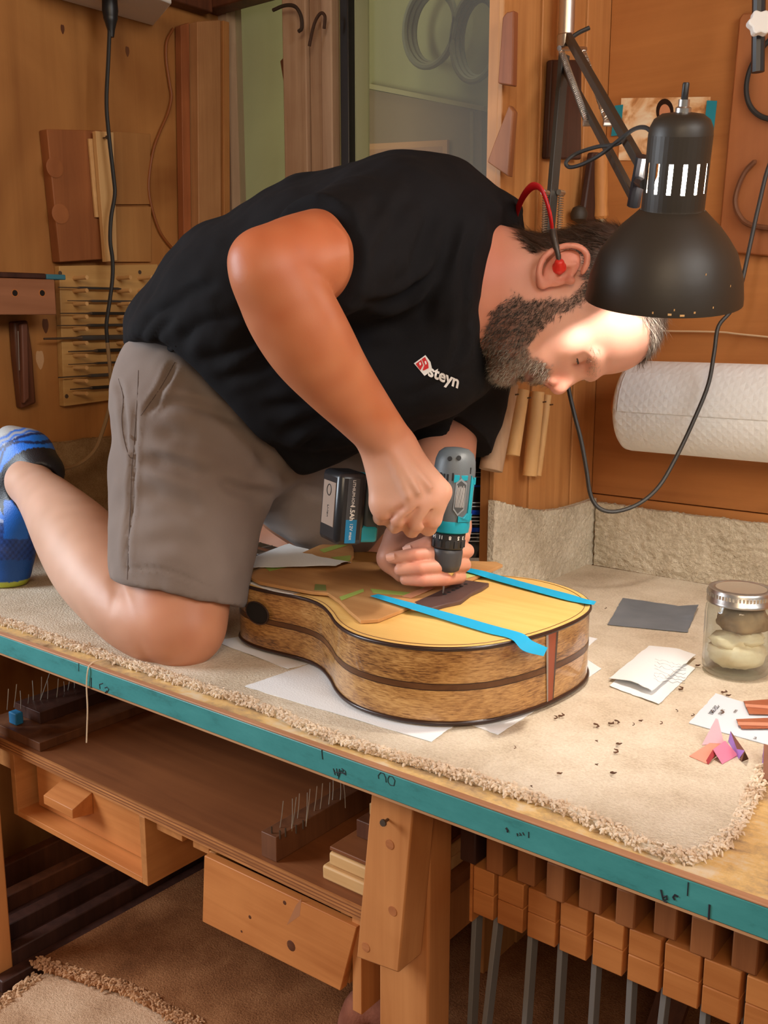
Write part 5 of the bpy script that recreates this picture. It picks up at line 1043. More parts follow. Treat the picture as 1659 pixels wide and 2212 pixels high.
# hand: back of hand slab, knuckles, fingers curled under the handle
W_ = pd(846,965,1.226)
mcp = [pd(951,1062,1.232), pd(926,1078,1.222), pd(899,1086,1.216), pd(872,1087,1.217)]      # index .. little
pip = [pd(934,1121,1.240), pd(899,1127,1.228), pd(861,1119,1.224), pd(829,1104,1.228)]
dip = [pd(925,1140,1.268), pd(890,1143,1.258), pd(852,1134,1.252), pd(822,1118,1.250)]
tips = [pd(930,1118,1.296), pd(893,1124,1.290), pd(856,1116,1.284), pd(826,1102,1.280)]
for i in range(4):
    cb_ = W_+(mcp[i]-W_)*.12+(mcp[i]-mcp[1])*.15
    g.cone(cb_, mcp[i]+CFW*.004, .0195, .0155, .016)
    rr_ = (.0118,.0122,.0116,.0105)[i]
    g.cone(mcp[i]+CFW*.001, pip[i], rr_*1.12, rr_, .004)
    g.cone(pip[i], dip[i], rr_, rr_*.9, .0035); g.cone(dip[i], tips[i], rr_*.9, rr_*.78, .0035)
    g.ell(mcp[i]-CFW*.003, (CRT, CUP, CFW), (.0085,.0085,.007), .008)
for i in range(3):      # valleys between the knuckles and fingers
    a = (mcp[i]+mcp[i+1])*.32+(pip[i]+pip[i+1])*.18-CFW*.0145; b = (pip[i]+pip[i+1])/2-CFW*.0125
    g.cone(a, b, .0012, .0024, .008, 'cut'); g.cone(b, (dip[i]+dip[i+1])/2-CUP*.0115, .0020, .0016, .006, 'cut')
g.cone(W_+(mcp[0]-W_)*.35+CFW*.012, pd(940,1092,1.295), .017, .012, .014); g.cone(pd(940,1092,1.295), pd(915,1100,1.31), .0115, .0095, .006)      # thumb round the far side
g.cone(pd(806,975,1.222), pd(822,1080,1.226), .010, .014, .02)      # heel of the hand
for (a, b) in (((846,962,1.198),(930,1052,1.206)), ((842,966,1.196),(905,1064,1.198)), ((836,968,1.196),(880,1072,1.198))):      # tendons
    g.cone(pd(*a), pd(*b), .0022, .0030, .010)
V, Fc = g.mesh(2); x, y, D = topix(V)
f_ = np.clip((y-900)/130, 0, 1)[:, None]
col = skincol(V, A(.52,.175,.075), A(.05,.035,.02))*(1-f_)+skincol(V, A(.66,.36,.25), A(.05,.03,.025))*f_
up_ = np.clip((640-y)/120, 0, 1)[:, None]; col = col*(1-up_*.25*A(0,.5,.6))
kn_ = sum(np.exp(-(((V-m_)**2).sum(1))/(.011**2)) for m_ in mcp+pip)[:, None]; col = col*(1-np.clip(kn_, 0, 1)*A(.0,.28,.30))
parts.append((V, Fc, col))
# ---- left (far) arm and the fist resting on the template
c0 = pd(890,1215,1.375)
g = SDF(.0024)
g.limb([vp(985,820,1.585,56), vp(966,915,1.56,66), vp(956,1010,1.51,68), vp(962,1090,1.46,52), vp(968,1140,1.435,46)])
# palm block: wrist behind the chuck, knuckles to the right, fingers fold back to the left
pm = pd(925,1195,1.405)
g.cone(pd(966,1140,1.43), pd(930,1190,1.415), .028, .030, .02); g.cone(pd(905,1165,1.415), pd(900,1225,1.405), .027, .023, .02)
g.cone(pd(862,1160,1.405), pd(846,1205,1.392), .022, .020, .02); g.cone(pd(846,1205,1.392), pd(868,1240,1.382), .017, .012, .012)      # thenar side at left
fin = [[(1000,1160,1.40,.0105),(962,1160,1.366,.0105),(922,1174,1.350,.0098),(884,1187,1.352,.0086)],
       [(1008,1190,1.395,.0108),(962,1192,1.354,.0106),(898,1199,1.339,.0098),(848,1205,1.343,.0086)],
       [(1002,1220,1.392,.0105),(964,1222,1.347,.0105),(908,1227,1.335,.0097),(864,1231,1.341,.0084)],
       [(992,1246,1.390,.0102),(960,1250,1.347,.0100),(914,1253,1.338,.0092),(876,1252,1.345,.0080)]]
for f in fin:
    for a, b in zip(f[:-1], f[1:]): g.cone(pd(*a[:3]), pd(*b[:3]), a[3], b[3], .0012)
V, Fc = g.mesh(1); x, y, D = topix(V)
col = skincol(V, A(.60,.28,.19), A(.05,.03,.025)); dk = sum(np.exp(-(((V-pd(*q[:3]))**2).sum(1))/(.012**2)) for f in fin for q in f[1:3])[:, None]; col = col*(1-np.clip(dk, 0, 1)*A(0,.2,.2))
parts.append((V, Fc, col)); NAILS = [(pd(*f[-1][:3]), pd(*f[-2][:3]), f[-1][3]) for f in fin[:2]]
# ---- near leg: thigh end, knee, calf, ankle
g = SDF(.0035)
g.limb([vp(390,1080,1.475,120), vp(386,1210,1.455,117), vp(386,1290,1.437,110), vp(378,1336,1.425,100)])
g.ell(pd(405,1362,1.405), (CRT, CUP, CFW), (rp(74,1.4), rp(70,1.4), rp(72,1.4)), .03)
g.limb([vp(345,1345,1.43,90), vp(285,1312,1.465,88), vp(215,1232,1.545,95), vp(165,1162,1.61,86), vp(110,1092,1.69,62), vp(80,1060,1.735,50), vp(62,1040,1.765,50)])
g.ell(pd(92,1066,1.70), (CRT, CUP, CFW), (.016,.02,.016), .02)
g.cone(pd(246,1240,1.425), pd(243,1275,1.400), .006, .005, .012, 'cut'); g.cone(pd(243,1275,1.400), pd(232,1322,1.392), .005, .002, .012, 'cut')
g.plane((A(0,0,CT-.004), A(0,0,-1)))
V, Fc = g.mesh(3); x, y, D = topix(V)
a_ = np.clip((330-x)/180, 0, 1)[:, None]; col = skincol(V, A(.55,.235,.13), A(.05,.035,.02))*(1-a_)+skincol(V, A(.62,.37,.26), A(.05,.035,.03))*a_
parts.append((V, Fc, col))
# ---- far leg, torso core (under the clothes)
g = SDF(.008)
g.chain([vp(470,880,1.64,110), vp(640,1060,1.70,95), vp(770,1190,1.72,84)], .03); g.chain([vp(770,1195,1.72,80), vp(560,1190,1.90,70)], .03)
g.chain([vp(420,830,1.52,120), vp(640,720,1.48,130), vp(900,600,1.46,125), vp(1010,600,1.42,90)], .06); g.cone(pd(430,850,1.52), pd(395,1150,1.475), rp(120,1.5), rp(105,1.47), .05)
g.cone(pd(900,560,1.44), pd(840,520,1.30), rp(110,1.44), rp(92,1.3), .04); g.cone(pd(930,600,1.50), pd(985,840,1.56), rp(110,1.5), rp(74,1.56), .04); g.cone(pd(1000,600,1.43), pd(1110,630,1.38), rp(85,1.4), rp(80,1.4), .04)
g.plane((A(0,0,CT+.001), A(0,0,-1)))
V, Fc = g.mesh(2); parts.append((V, Fc, skincol(V, A(.58,.28,.17), A(.04,.03,.02))))

# ---- head: profile measured in the picture plane, w = sideways from the middle of the face (negative = near side)
HD = 1.365; ca, sa_ = math.cos(math.radians(14)), math.sin(math.radians(14))
HU = CRT*ca+CUP*sa_; HF = CRT*sa_-CUP*ca; HL = CFW.copy(); psi = math.radians(3)
HF, HL = HF*math.cos(psi)-HL*math.sin(psi), HL*math.cos(psi)+HF*math.sin(psi)
hs_ = HD/FPX
def hp(x, y, w=0.0): return pd(x, y, HD)+HL*w
AXH = (HU, HF, HL)
g = SDF(.0022)
q = lambda r: r*hs_
g.ell(hp(1292,642), AXH, (q(140), q(160), .0745), .02)                                  # cranium
g.ell(hp(1318,700), AXH, (q(88), q(92), .066), .03)                                     # forehead
g.ell(hp(1205,735), AXH, (q(92), q(76), .056), .03)                                     # midface
g.ell(hp(1150,745), AXH, (q(86), q(66), .050), .03)                                     # lower face
for sgn_ in (-1, 1):
    g.cone(hp(1142,672,sgn_*.052), hp(1100,765,sgn_*.030), .018, .017, .02); g.cone(hp(1100,765,sgn_*.030), hp(1096,800,sgn_*.010), .017, .016, .015)
    g.ell(hp(1215,752,sgn_*.046), AXH, (.018,.016,.016), .02)                              # cheekbone
    g.cone(hp(1280,804,sgn_*.012), hp(1268,781,sgn_*.042), .0108, .0092, .012)             # brow ridge
g.cone(hp(1165,625), hp(1010,600), q(112), q(122), .03); g.cone(hp(1110,690), hp(1030,660), q(88), q(95), .03)      # neck and throat
g.ell(hp(1088,797), AXH, (.020,.018,.022), .016)                                         # chin
for sgn_ in (-1, 1): g.ell(hp(1246,794,sgn_*.031), AXH, (.0090,.0075,.0150), .014, 'cut')      # eye sockets
for sgn_ in (-1, 1): g.ell(hp(1240,773,sgn_*.0315), AXH, (.0128,.0130,.0142), .005)            # lids over the eyeballs
for sgn_ in (-1, 1): g.cone(hp(1240,792,sgn_*.024), hp(1236,788,sgn_*.037), .0009, .0009, .001, 'cut'); g.cone(hp(1236,788,sgn_*.037), hp(1230,771,sgn_*.0448), .0009, .0007, .001, 'cut')      # lid slit
g.cone(hp(1262,799), hp(1214,830), .0076, .0096, .010); g.ell(hp(1206,837), AXH, (.0105,.0100,.0112), .006)      # nose bridge and tip
g.cone(hp(1255,790), hp(1195,806), .012, .017, .012)
for sgn_ in (-1, 1): g.ell(hp(1190,822,sgn_*.0130), AXH, (.0092,.0085,.0066), .004)
for sgn_ in (-1, 1): g.cone(hp(1180,833,sgn_*.0100), hp(1193,826,sgn_*.0080), .0040, .002, .002, 'cut'); g.cone(hp(1203,806,sgn_*.0205), hp(1181,812,sgn_*.0185), .0014, .0012, .004, 'cut')
g.ell(hp(1160,806), AXH, (.013,.011,.026), .010); g.ell(hp(1152,815), AXH, (.0048,.0055,.020), .005); g.ell(hp(1134,813), AXH, (.0058,.0065,.019), .005)      # mouth barrel, lips
g.cone(hp(1143,822,-.024), hp(1143,822,.024), .0014, .0014, .002, 'cut'); g.cone(hp(1120,815,-.014), hp(1120,815,.014), .003, .003, .008, 'cut')
# ears
ol = [(1152,652),(1144,632),(1150,606),(1168,588),(1196,577),(1222,578),(1239,590),(1242,608),(1233,628)]
for sgn_ in (-1, 1):
    E0 = lambda x, y, o_=0.0: hp(x, y, sgn_*(.0745+o_))
    axE = nrm(HU*.80-HF*.6)
    g.ell(E0(1192,617,.006), (HU*.86-HF*.52, HF*.86+HU*.52, HL), (.030,.0185,.0075), .004)
    op = spline([E0(x, y, .011+.006*math.sin(i/8*math.pi)) for i, (x, y) in enumerate(ol)], 3)
    for a, b in zip(op[:-1], op[1:]): g.cone(a, b, .0034, .0034, .003)
    g.ell(E0(1154,650,.010), AXH, (.0085,.0075,.0045), .005)
    g.ell(E0(1196,632,.018), (HU*.86-HF*.52, HF*.86+HU*.52, HL), (.0135,.0095,.0125), .003, 'cut'); g.cone(E0(1178,600,.019), E0(1222,598,.019), .0042, .0036, .003, 'cut')
    g.cone(E0(1176,618,.011), E0(1218,611,.012), .0026, .0024, .003)      # antihelix
    g.ell(E0(1210,645,.010), AXH, (.006,.0048,.005), .004)                  # tragus
V, Fc = g.mesh(1); x, y, D = topix(V); w2 = (V-hp(1200,700))@HL
def inpoly(x, y, poly):
    P = np.array(poly); ins = np.zeros(len(x), bool); j = len(P)-1
    for i in range(len(P)):
        c = ((P[i,1] > y) != (P[j,1] > y)) & (x < (P[j,0]-P[i,0])*(y-P[i,1])/(P[j,1]-P[i,1]+1e-9)+P[i,0]); ins ^= c; j = i
    return ins
BEARD = [(1248,640),(1266,672),(1226,688),(1186,706),(1150,738),(1130,768),(1136,786),(1160,794),(1186,806),(1178,826),(1164,842),(1120,850),(1060,840),(1035,790),(1038,735),(1062,692),(1100,668),(1130,684),(1160,678),(1205,676),(1236,652)]
HAIR = [(1096,470),(1510,430),(1480,770),(1392,800),(1388,745),(1372,716),(1330,694),(1296,676),(1272,690),(1248,640),(1246,588),(1215,566),(1165,574),(1136,584),(1118,556),(1112,520)]
NECKH = [(1060,470),(1115,520),(1120,560),(1140,590),(1100,620),(1080,590),(1085,520)]
# silhouette coords on a mirrored near-side plane, so that both sides get the same pattern
Vn = V-np.outer(w2, HL); xs_, ys_, _ = topix(Vn)
jx = np.array([mnoise.noise(Vector(p*170)) for p in V])*9+RNG.normal(0, 3, len(V)); jy = np.array([mnoise.noise(Vector(p*170+A(5,5,5))) for p in V])*9+RNG.normal(0, 3, len(V))
bm, hm = inpoly(xs_+jx, ys_+jy, BEARD), inpoly(xs_+jx, ys_+jy, HAIR)
lipm = np.exp(-(((xs_-1143)/11)**2+((ys_-815)/11)**2))*(np.abs(w2) < .024)
col = skincol(V, A(.70,.37,.285), A(.05,.035,.03))
pinkm = np.clip(1-np.hypot((xs_-1205)/32, (ys_-830)/28), 0, 1)[:, None]; col = col*(1-pinkm*A(0,.30,.30))
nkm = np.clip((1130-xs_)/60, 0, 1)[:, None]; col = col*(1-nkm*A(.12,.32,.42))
earm = np.clip((np.abs(w2)-.074)/.01, 0, 1)[:, None]; col = col*(1-earm*A(.0,.20,.22))
col = col*(1-lipm[:, None]*A(.15,.45,.40))
stb = laplace(np.c_[bm.astype(float), hm.astype(float), 0*xs_], Fc, .5); stb = laplace(stb, Fc, .5)
col = col*(1-stb[:, :1]*.7)+stb[:, :1]*.7*A(.060,.045,.036); col = col*(1-stb[:, 1:2]*.85)+stb[:, 1:2]*.85*A(.05,.033,.025)
fold = np.zeros(len(V))
parts.append((V, Fc, col)); HV, HFc = V, Fc
# one continuous body mesh
allV, allF, allC, k0 = [], [], [], 0
for V, Fc, c in parts: allV.append(V); allF.append(Fc+k0); allC.append(c); k0 += len(V)
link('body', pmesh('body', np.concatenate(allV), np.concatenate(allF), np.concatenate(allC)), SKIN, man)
for (a, b, r) in NAILS:
    d_ = nrm(a-b); nn_ = nrm(-CFW+CUP*.3); nn_ = nrm(nn_-d_*np.dot(nn_, d_)); s_ = np.cross(d_, nn_)
    c = a+d_*.002+nn_*(r*1.02)
    MB().grid(lambda u_, v_: c+d_*(u_-.5)*.0115+s_*(v_-.5)*.0105*(1-.25*abs(u_-.5))+nn_*(-.0035*(2*v_-1)**2+.0012-.001*(u_-.5)), 6, 6).build('fingernail', plain('nail', srgb(232,178,160), .3), man, ang=180)
# ---- eyes (narrow visible part under the lids)
for sgn_ in (-1, 1):
    c = hp(1240,772,sgn_*.0315); o_ = MB().lathe([(.0001,-.0112)]+[(.0114*math.cos(t), .0114*math.sin(t)) for t in np.linspace(-1.4, 1.4, 12)]+[(.0001,.0114)], c+HF*.0012, HF, 20).build('eye', plain('eye_white', (.55,.52,.50,1), .15), man, ang=180)
    MB().lathe([(.0052,.0102),(.0045,.0112),(.0001,.0117)], c+HF*.0012-HU*.001, HF, 16).build('iris', plain('iris_grey', srgb(88,104,112), .2), o_)
for sgn_ in (-1, 1):
    lp_ = spline([hp(1241,793.5,sgn_*.025), hp(1240,794.5,sgn_*.0315), hp(1237,792,sgn_*.038), hp(1233,784,sgn_*.0438), hp(1228,773,sgn_*.0466)], 4); MB().tube(lp_, [.0004]+[.0011]*15+[.0005], 6).build('lash_line', plain('lash_brown', (.03,.018,.012,1), .6), man)
# ---- hair and beard strands
FN = vnormals(HV, HFc)
def strands(name, mask, n, L, flow, c1, c2, wdt, seedv, curl=.35, lift=.45, mats=None):
    rg = np.random.default_rng(seedv); ids = np.flatnonzero(mask); ids = ids[rg.integers(0, len(ids), n)]; vs_ = []; cs_ = []
    P = HV[ids]+rg.normal(0, .0008, (n, 3)); N = FN[ids]; fl_ = flow(ids); fl_ = fl_-N*(fl_*N).sum(1)[:, None]; fl_ /= np.maximum(np.linalg.norm(fl_, axis=1), 1e-6)[:, None]
    fl_ = fl_+rg.normal(0, curl, (n, 3)); d0 = fl_+N*lift; d0 /= np.linalg.norm(d0, axis=1)[:, None]; ln_ = (L*(.6+.8*rg.random(n)))[:, None] if np.isscalar(L) else (L[ids]*(.6+.8*rg.random(n)))[:, None]
    s_ = np.cross(d0, N); s_ /= np.maximum(np.linalg.norm(s_, axis=1), 1e-6)[:, None]; w_ = wdt*(.7+.6*rg.random(n))[:, None]
    bend = -N*.30+rg.normal(0, .18, (n, 3))
    p0, p1, p2 = P-N*.0005, P+d0*ln_*.5, P+d0*ln_+bend*ln_*.5
    vs_ = np.stack([p0-s_*w_, p0+s_*w_, p1-s_*w_*.8, p1+s_*w_*.8, p2], 1).reshape(-1, 3)
    t = rg.random(n)[:, None]; mixv = np.clip(t*.9+c2[1][ids][:, None]*.9-.6, 0, 1); cc = c1*(1-mixv)+c2[0]*mixv; cc = np.repeat(cc*(.75+.5*rg.random((n, 1))), 5, 0)
    b5 = np.arange(n)*5; fq = np.stack([b5, b5+1, b5+3, b5+2], 1).tolist(); ft3 = np.stack([b5+2, b5+3, b5+4], 1).tolist()
    me = bpy.data.meshes.new(name); me.from_pydata(vs_.tolist(), [], fq+ft3); at_ = me.color_attributes.new('Col', 'FLOAT_COLOR', 'POINT'); at_.data.foreach_set('color', np.c_[cc, np.ones(len(cc))].astype(np.float32).ravel())
    me.update(); return link(name, me, HAIRM, man)
k = NT('hair'); at = k.n('ShaderNodeVertexColor'); at.layer_name = 'Col'; k.l(at.outputs[0], k.b.inputs['Base Color']); k.set(Roughness=.5); k.b.inputs['Specular IOR Level'].default_value = .3; HAIRM = k.m
Vx = xs_; Vy = ys_
greyb = np.clip((Vy-735)/85, 0, 1); greyh = np.clip((Vy-560)/130, 0, 1)
beardmask = bm & (lipm < .35) & (np.abs(w2) < .085)
strands('beard', beardmask, 9000, .0085, lambda i: np.outer(np.ones(len(i)), -HU*.8+HF*.5), A(.016,.011,.008), (A(.42,.38,.33), greyb), .00024, 21, .4, .5)
hairmask = hm & (np.abs(w2) < .0795)
Lh = np.where(Vx > 1370, .021, np.where(Vy > 560, .014, .018))
strands('hair', hairmask, 15000, Lh, lambda i: np.where((Vx[i] > 1360)[:, None], HU*.2+HF*.9, -HU*.75-HF*.25+0*HV[i]), A(.030,.018,.012), (A(.36,.31,.27), greyh), .00030, 22, .22, .32)
bw = (np.hypot((Vx-1275)/14, (Vy-806)/12) < 1) & (np.abs(w2) > .012) & (np.abs(w2) < .05) | (np.hypot((Vx-1270)/13, (Vy-780)/16) < 1) & (np.abs(w2) > .02) & (np.abs(w2) < .052)
for bq_ in (bw & (w2 < 0), bw & (w2 > 0)):
    if bq_.sum() > 5: strands('eyebrow', bq_, 220, .007, lambda i: np.sign(w2[i])[:, None]*HL-HU*.2, A(.16,.11,.08), (A(.45,.38,.30), greyh), .00020, 23, .25, .3)
# ================================================================== CLOTHES
shirtm = fabric('black_cotton', (.0095,.009,.0105,1), (.007,.0066,.0078,1), 900, .9, 5, .25, .0)
shortm = fabric('grey_cotton_twill', srgb(138,124,116), srgb(122,108,101), 1100, .85, 4, .25, .1)
def nperp(v, e): v, e = np.array(v, float), nrm(e); return nrm(v-e*np.dot(v, e))
g = SDF(.0048)
mid = [(400,722,1.50,131),(520,650,1.47,165),(700,592,1.45,197),(860,572,1.44,212),(950,590,1.43,203)]
for dD, f in ((0, 1.0), (-.085, .86), (.095, .86)):
    P_ = [(pd(x, y+(1-f)*40, d+dD), rp(r*f, d+dD)) for x, y, d, r in mid]; g.chain(P_, .04)
for (x, y, d, r) in ((540,740,1.46,150),(640,815,1.46,150),(720,835,1.47,132),(800,800,1.46,140),(880,778,1.45,124),(960,762,1.44,112)):
    for dD, f in ((0, 1.0), (-.07, .88), (.08, .88)): g.ell(pd(x, y, d+dD), (CRT, CUP, CFW), (rp(r*f, d),)*3, .05)
g.cone(pd(1000,745,1.43), pd(985,600,1.43), rp(84,1.43), rp(120,1.43), .04)
g.cone(pd(975,520,1.43), pd(1062,528,1.415), rp(125,1.43), rp(86,1.415), .05)                 # nape
g.chain([vp(600,880,1.45,70), vp(640,960,1.46,44)], .05); g.chain([vp(640,960,1.46,44), vp(720,930,1.47,50)], .04)      # loose front hem
# near sleeve
g.chain([vp(925,480,1.41,122), vp(850,506,1.325,120), vp(770,535,1.235,117), vp(700,556,1.165,112), vp(640,566,1.115,108), vp(600,570,1.08,104)], .045)
# far sleeve
g.chain([vp(960,640,1.53,125), vp(1000,770,1.565,102), vp(988,860,1.56,94), vp(975,960,1.55,90)], .04)
arm = nrm(pd(640,566,1.115)-pd(840,520,1.30)); e = nrm(CRT*75-CUP*190)
cutA = (pd(722,555,1.185)+arm*.047, nperp(arm, e))
# sleeve cut: only near the camera side so that the torso is left alone
g.plane(cutA, (pd(700,600,1.27), -CFW))
eF = nrm(CRT*87-CUP*49); g.plane((pd(980,938,1.55), nperp(-CUP*1.0-CFW*.25, eF)), (pd(905,900,1.55), nrm(CRT*.8-CUP*.2+CFW*.6)))
g.plane((pd(0,0,1)*0+pd(385,757,1.45), nperp(-CUP*117-CRT*17, CFW)), (pd(385,757,1.45), nperp(-CUP*249-CRT*253, CFW)))      # hem: horizontal part, slanting part
a3, b3, c3 = pd(1128,470,1.42), pd(1066,822,1.42), pd(1047,680,1.325); nn_ = np.cross(b3-a3, c3-a3); nn_ = nn_ if np.dot(nn_, CRT) > 0 else -nn_
g.plane((a3, nn_))
g.cone(pd(1180,640,1.375), pd(1040,622,1.40), rp(119,1.38), rp(123,1.40), .004, 'cut')                     # hollow collar
V, Fc = g.mesh(3); N = vnormals(V, Fc)
V = creases(V, N, [([(1040,470),(1010,560),(1000,680),(990,760)], 12, .0035), ([(985,470),(960,560),(930,640),(905,700)], 13, .0040), ([(940,450),(905,540),(880,610)], 11, .0030), ([(1035,640),(1000,740),(960,800)], 11, .003),
    ([(770,655),(840,652),(900,618),(945,570)], 10, .0065), ([(780,690),(860,700),(950,650)], 16, .003), ([(350,700),(400,640),(470,610)], 12, .003), ([(300,740),(330,690),(380,650)], 10, .003), ([(330,755),(350,710),(390,680)], 8, .0028),
    ([(380,750),(440,700),(520,690)], 14, .0035), ([(420,780),(500,760),(570,700)], 14, .003), ([(470,820),(540,800),(600,760)], 14, .003), ([(560,880),(640,870),(700,840)], 12, .003), ([(600,940),(680,910),(780,880)], 12, .0035), ([(640,985),(700,930),(760,920)], 10, .003),
    ([(830,420),(800,470),(770,520)], 16, .0025), ([(900,410),(860,460),(830,520),(800,600)], 14, .0025), ([(1000,800),(1030,850),(1010,890)], 9, .002), ([(880,860),(930,830),(990,820)], 10, .002)])
V = noisedisp(V, vnormals(V, Fc), 15, .0055); V = noisedisp(V, vnormals(V, Fc), 38, .0018)
for _ in range(1): V = laplace(V, Fc, .4)
shirt = link('shirt', pmesh('shirt', V, Fc), shirtm, man)
SB = BVHTree.FromPolygons([Vector(p) for p in V], Fc.tolist())
def onshirt(x, y, off=.0012):
    d = nrm(ray(x, y)); h_ = SB.ray_cast(Vector(CAM.tolist()), Vector(d.tolist()))
    if h_[0] is None: return pd(x, y, 1.3)
    return np.array(h_[0])-d*off
# hems as rolled edges
hem = [onshirt(x, y, -.0005) for x, y in ((276,752),(290,758),(310,762),(335,762),(358,757),(380,747))]
hem = [p for p in hem if abs(float(np.dot(p-CAM, CFW))-1.3) > .0015]
if len(hem) > 3: MB().tube(spline(hem, 5), [.0015]+[.0052]*(5*(len(hem)-1)-1)+[.0015], 10).build('shirt_hem', shirtm, man, ang=180)
def cuff(pts, r, nm, mat):  MB().tube(spline(pts, 5), r, 8).build(nm, mat, man, ang=180)
cuff([onshirt(x, y, -.002) for x, y in ((1094,500),(1072,550),(1056,610),(1049,670),(1049,730),(1056,780),(1070,815))], .0046, 'collar', shirtm)
# printed logo on the chest
wt, rt_ = plain('print_white', (.8,.8,.8,1), .7), plain('print_red', srgb(200,36,40), .7)
def decal(nm, polys, mat, off=.0012):
    m = MB()
    for P_ in polys: m.add([onshirt(x, y, off) for x, y in P_], [tuple(range(len(P_)))])
    m.build(nm, mat, man)
decal('logo_mark', [[(894,785),(919,767),(930,782),(934,800),(917,812)]], wt)
decal('logo_mark', [[(898,786),(910,777),(914,789),(908,800)], [(911,776),(918,771),(925,784),(926,795),(916,800),(913,800),(917,789)]], rt_, .0018)
decal('logo_mark', [[(905,784),(908,782),(910,787),(907,790)], [(917,781),(920,779),(922,786),(919,788)]], wt, .0023)
me = text_mesh('steyn', 44, 0.0, 1.3, 'LEFT'); co = np.empty(len(me.vertices)*3, np.float32); me.vertices.foreach_get('co', co); co = co.reshape(-1, 3)
th_ = math.radians(23); sc = 71/max(co[:, 0].max(), 1)
co2 = np.array([onshirt(926+sc*(c[0]*math.cos(th_)*1.0+c[1]*math.sin(th_)*.55), 800+sc*(c[0]*math.sin(th_)-c[1]*math.cos(th_)*1.15), .0015) for c in co])
me.vertices.foreach_set('co', co2.astype(np.float32).ravel()); me.materials.clear(); link('logo_lettering', me, wt, man)
# ---- shorts
g = SDF(.0048)
g.chain([vp(392,820,1.49,128), vp(400,900,1.475,146), vp(388,1060,1.46,134), vp(378,1200,1.445,127), vp(370,1360,1.43,126)], .04)
g.chain([vp(470,900,1.49,130), vp(470,1000,1.48,125), vp(420,1180,1.45,102), vp(408,1360,1.43,98)], .05)
g.chain([vp(560,920,1.53,120), vp(590,980,1.55,80)], .05)
g.chain([vp(470,880,1.60,140), vp(600,990,1.66,120), vp(700,1075,1.69,106), vp(800,1160,1.715,96)], .05)
g.cone(pd(420,830,1.52), pd(440,840,1.62), rp(140,1.52), rp(140,1.62), .05)
e = nrm(pd(489,1306,1.43)-pd(236,1256,1.45)); axl = nrm(pd(372,1330,1.43)-pd(395,900,1.475))
g.plane((pd(365,1279,1.44), nperp(axl*1.0+CFW*.05, e)), (pd(560,1240,1.44), -CRT))
g.plane((pd(806,1165,1.71), nrm(CRT*.7-CUP*.7+CFW*.1)), (pd(600,1100,1.7), CRT))
g.plane((A(0,0,.862), A(0,0,-1)))
g.cone(pd(380,1300,1.435), pd(382,1262,1.44), rp(114,1.435), rp(116,1.44), .003, 'cut')
V, Fc = g.mesh(3); N = vnormals(V, Fc)
V = creases(V, N, [([(296,850),(290,960),(284,1060),(276,1180),(276,1250)], 5, .0028), ([(255,815),(262,850),(268,900),(275,960),(290,985)], 6, .0025), ([(300,990),(360,1000),(420,1020),(460,1030)], 14, .0045), ([(470,1040),(520,1060),(600,1075)], 12, .005),
    ([(320,880),(380,870),(470,890),(540,920)], 12, .004), ([(380,780),(350,840),(310,900)], 7, .0035), ([(300,1060),(380,1080),(450,1110)], 16, .003), ([(330,930),(420,950),(520,980)], 16, .003), ([(540,960),(590,1010),(620,1050)], 12, .003), ([(300,1180),(380,1170),(460,1190)], 18, .002), ([(262,1228),(360,1232),(480,1282)], 4, .0014), ([(640,1040),(700,1060),(760,1070)], 12, .003)])
V = noisedisp(V, vnormals(V, Fc), 15, .0055); V = noisedisp(V, vnormals(V, Fc), 36, .0018)
shorts = link('shorts', pmesh('shorts', V, Fc), shortm, man)
HB = BVHTree.FromPolygons([Vector(p) for p in V], Fc.tolist())
for sm in ([(299,800),(297,850),(290,960),(285,1010),(283,1070),(278,1180),(275,1252)], [(378,782),(350,832),(330,862),(304,898)], [(256,818),(266,858),(263,900),(266,940),(278,984),(288,990)]):
    hits = [HB.ray_cast(Vector(CAM.tolist()), Vector(nrm(ray(x, y)).tolist()))[0] for x, y in [q_[:2] for q_ in spline([A(a, b, 0) for a, b in sm], 4)]]
    hits = [np.array(h_) for h_ in hits if h_ is not None]
    if len(hits) > 3: MB().tube(hits, .0006, 5).build('seam', plain('seam_brown', srgb(92,78,72), .9), shorts)
# ---- shoe on the near foot: heel up, toes on the bench, sole to the left
g = SDF(.0032)
g.chain([vp(52,980,1.80,56), vp(38,1040,1.80,58), vp(18,1130,1.80,52), vp(14,1190,1.80,56), vp(20,1232,1.80,46)], .02, (CFW, .85))
g.cone(pd(70,985,1.79), pd(88,1020,1.775), rp(46,1.78), rp(50,1.775), .02); g.cone(pd(60,1090,1.78), pd(40,1130,1.79), rp(46,1.78), rp(50,1.79), .02)
g.chain([vp(20,945,1.80,26), vp(-30,1020,1.80,40), vp(-44,1120,1.80,38), vp(-40,1200,1.80,40), vp(0,1252,1.80,30)], .015)      # sole
g.cone(pd(112,1075,1.69), pd(70,1050,1.76), rp(56,1.69), rp(50,1.76), .004, 'cut')
g.plane((A(0,0,CT+.0005), A(0,0,-1)))
V, Fc = g.mesh(2); x, y, D = topix(V)
N = vnormals(V, Fc)
hd = np.hypot(x-86, y-1060)      # distance from the ankle
blue, navy, blk, wht, lime, lgr = A(.01,.16,.72), A(.012,.05,.24), A(.012,.012,.016), A(.55,.58,.60), A(.42,.48,.05), A(.05,.35,.8)
col = np.tile(blue, (len(V), 1)); 
wav = .5+.5*np.sin((hd+4*np.sin(x*.25))*.42)
col = col*(1-.55*(wav > .72)[:, None])+.55*(wav > .72)[:, None]*wht
up3 = y < 1095
sw = np.abs(hd-(112+8*np.sin((x-y)*.045))) < 3.0
col[up3 & (hd >= 94)] = blue*1.15
col[up3 & sw] = navy*.5
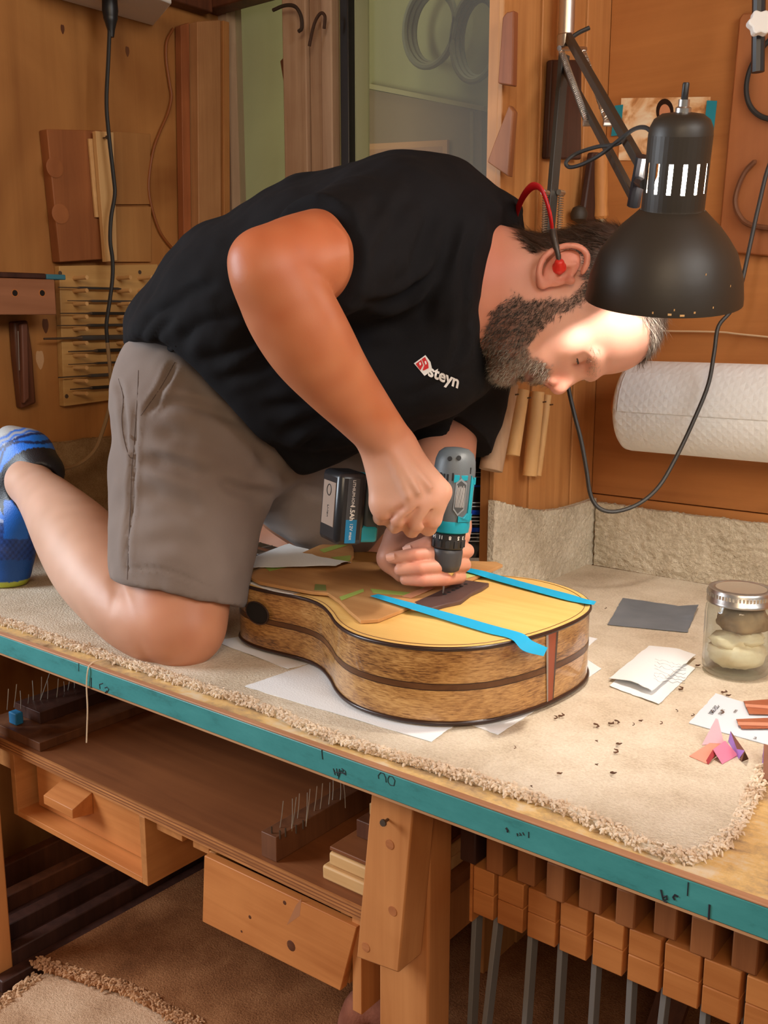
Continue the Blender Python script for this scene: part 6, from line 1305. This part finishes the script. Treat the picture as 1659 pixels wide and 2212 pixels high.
band2 = up3 & (hd > 124); st_ = .5+.5*np.sin(hd*.62+np.sin(np.arctan2(y-1060, x-86)*26)*1.2)
col[band2] = (blue*(1-st_[:, None])*1.0+wht*.75*st_[:, None])[band2]
col[up3 & (hd > 121) & (hd < 126)] = navy*.6
col[hd < 94] = blk
low = y > 1128; kn = .5+.5*np.sin(x*.5)*np.sin(y*.42); col[low] = navy*(.5+1.0*kn[low][:, None]); col[low & (y > 1210)] = blue*.45
col[(y > 1080) & (y < 1165) & (x > 8) & (x < 60) & (hd > 62)] = blue*.8
col[(hd > 143) & (y < 1000)] = wht*.9
z_ = V[:, 2]; col[(z_ < CT+.012)] = lime
k = NT('shoe_upper'); at = k.n('ShaderNodeVertexColor'); at.layer_name = 'Col'; k.l(at.outputs[0], k.b.inputs['Base Color']); k.set(Roughness=.45); n1 = k.n('ShaderNodeTexNoise', Scale=420.0); k.l(k.coord(rnd=False), n1.inputs[0]); k.bump(n1.outputs[0], .4, .001)
link('shoe', pmesh('shoe', V, Fc, col), k.m, man)
# ---- banded ear plugs
eb = thing('ear_plugs', hp(1185,622,-.09), 'red banded ear plugs, the band looped behind the man\'s neck', 'ear plugs')
redm = plain('red_plastic', srgb(206,24,28), .35)
path = [(1171,548,-.092),(1166,515,-.092),(1158,480,-.088),(1149,452,-.078),(1138,437,-.058),(1128,436,-.030),(1122,442,0),(1120,452,.035),(1126,470,.065),(1140,500,.085),(1160,540,.092)]
MB().tube(spline([hp(*q_) for q_ in path], 6), .0052, 8, True, (HL, .45)).build('band', redm, eb, ang=80)
for sg in (-1, 1):
    MB().tube(spline([hp(1171,545,sg*.0925), hp(1175,572,sg*.0945), hp(1181,596,sg*.0955), hp(1184,614,sg*.0945)], 5), [.0048]*4+[.0044]*4+[.0034]*4+[.003]*4, 8).build('stem', plain('dark_stem', srgb(62,54,50), .4), eb, ang=80)
    c = hp(1184,612,sg*.0945); dd = nrm(HL*(-sg)*.9+HF*.5-HU*.0)
    MB().lathe([(.0035,-.004),(.0062,-.001),(.0064,.004),(.0088,.006),(.0092,.0105),(.0075,.013),(.004,.018)], c, dd, 18).build('plug', plain('red_silicone', srgb(226,52,44), .35), eb, ang=50)
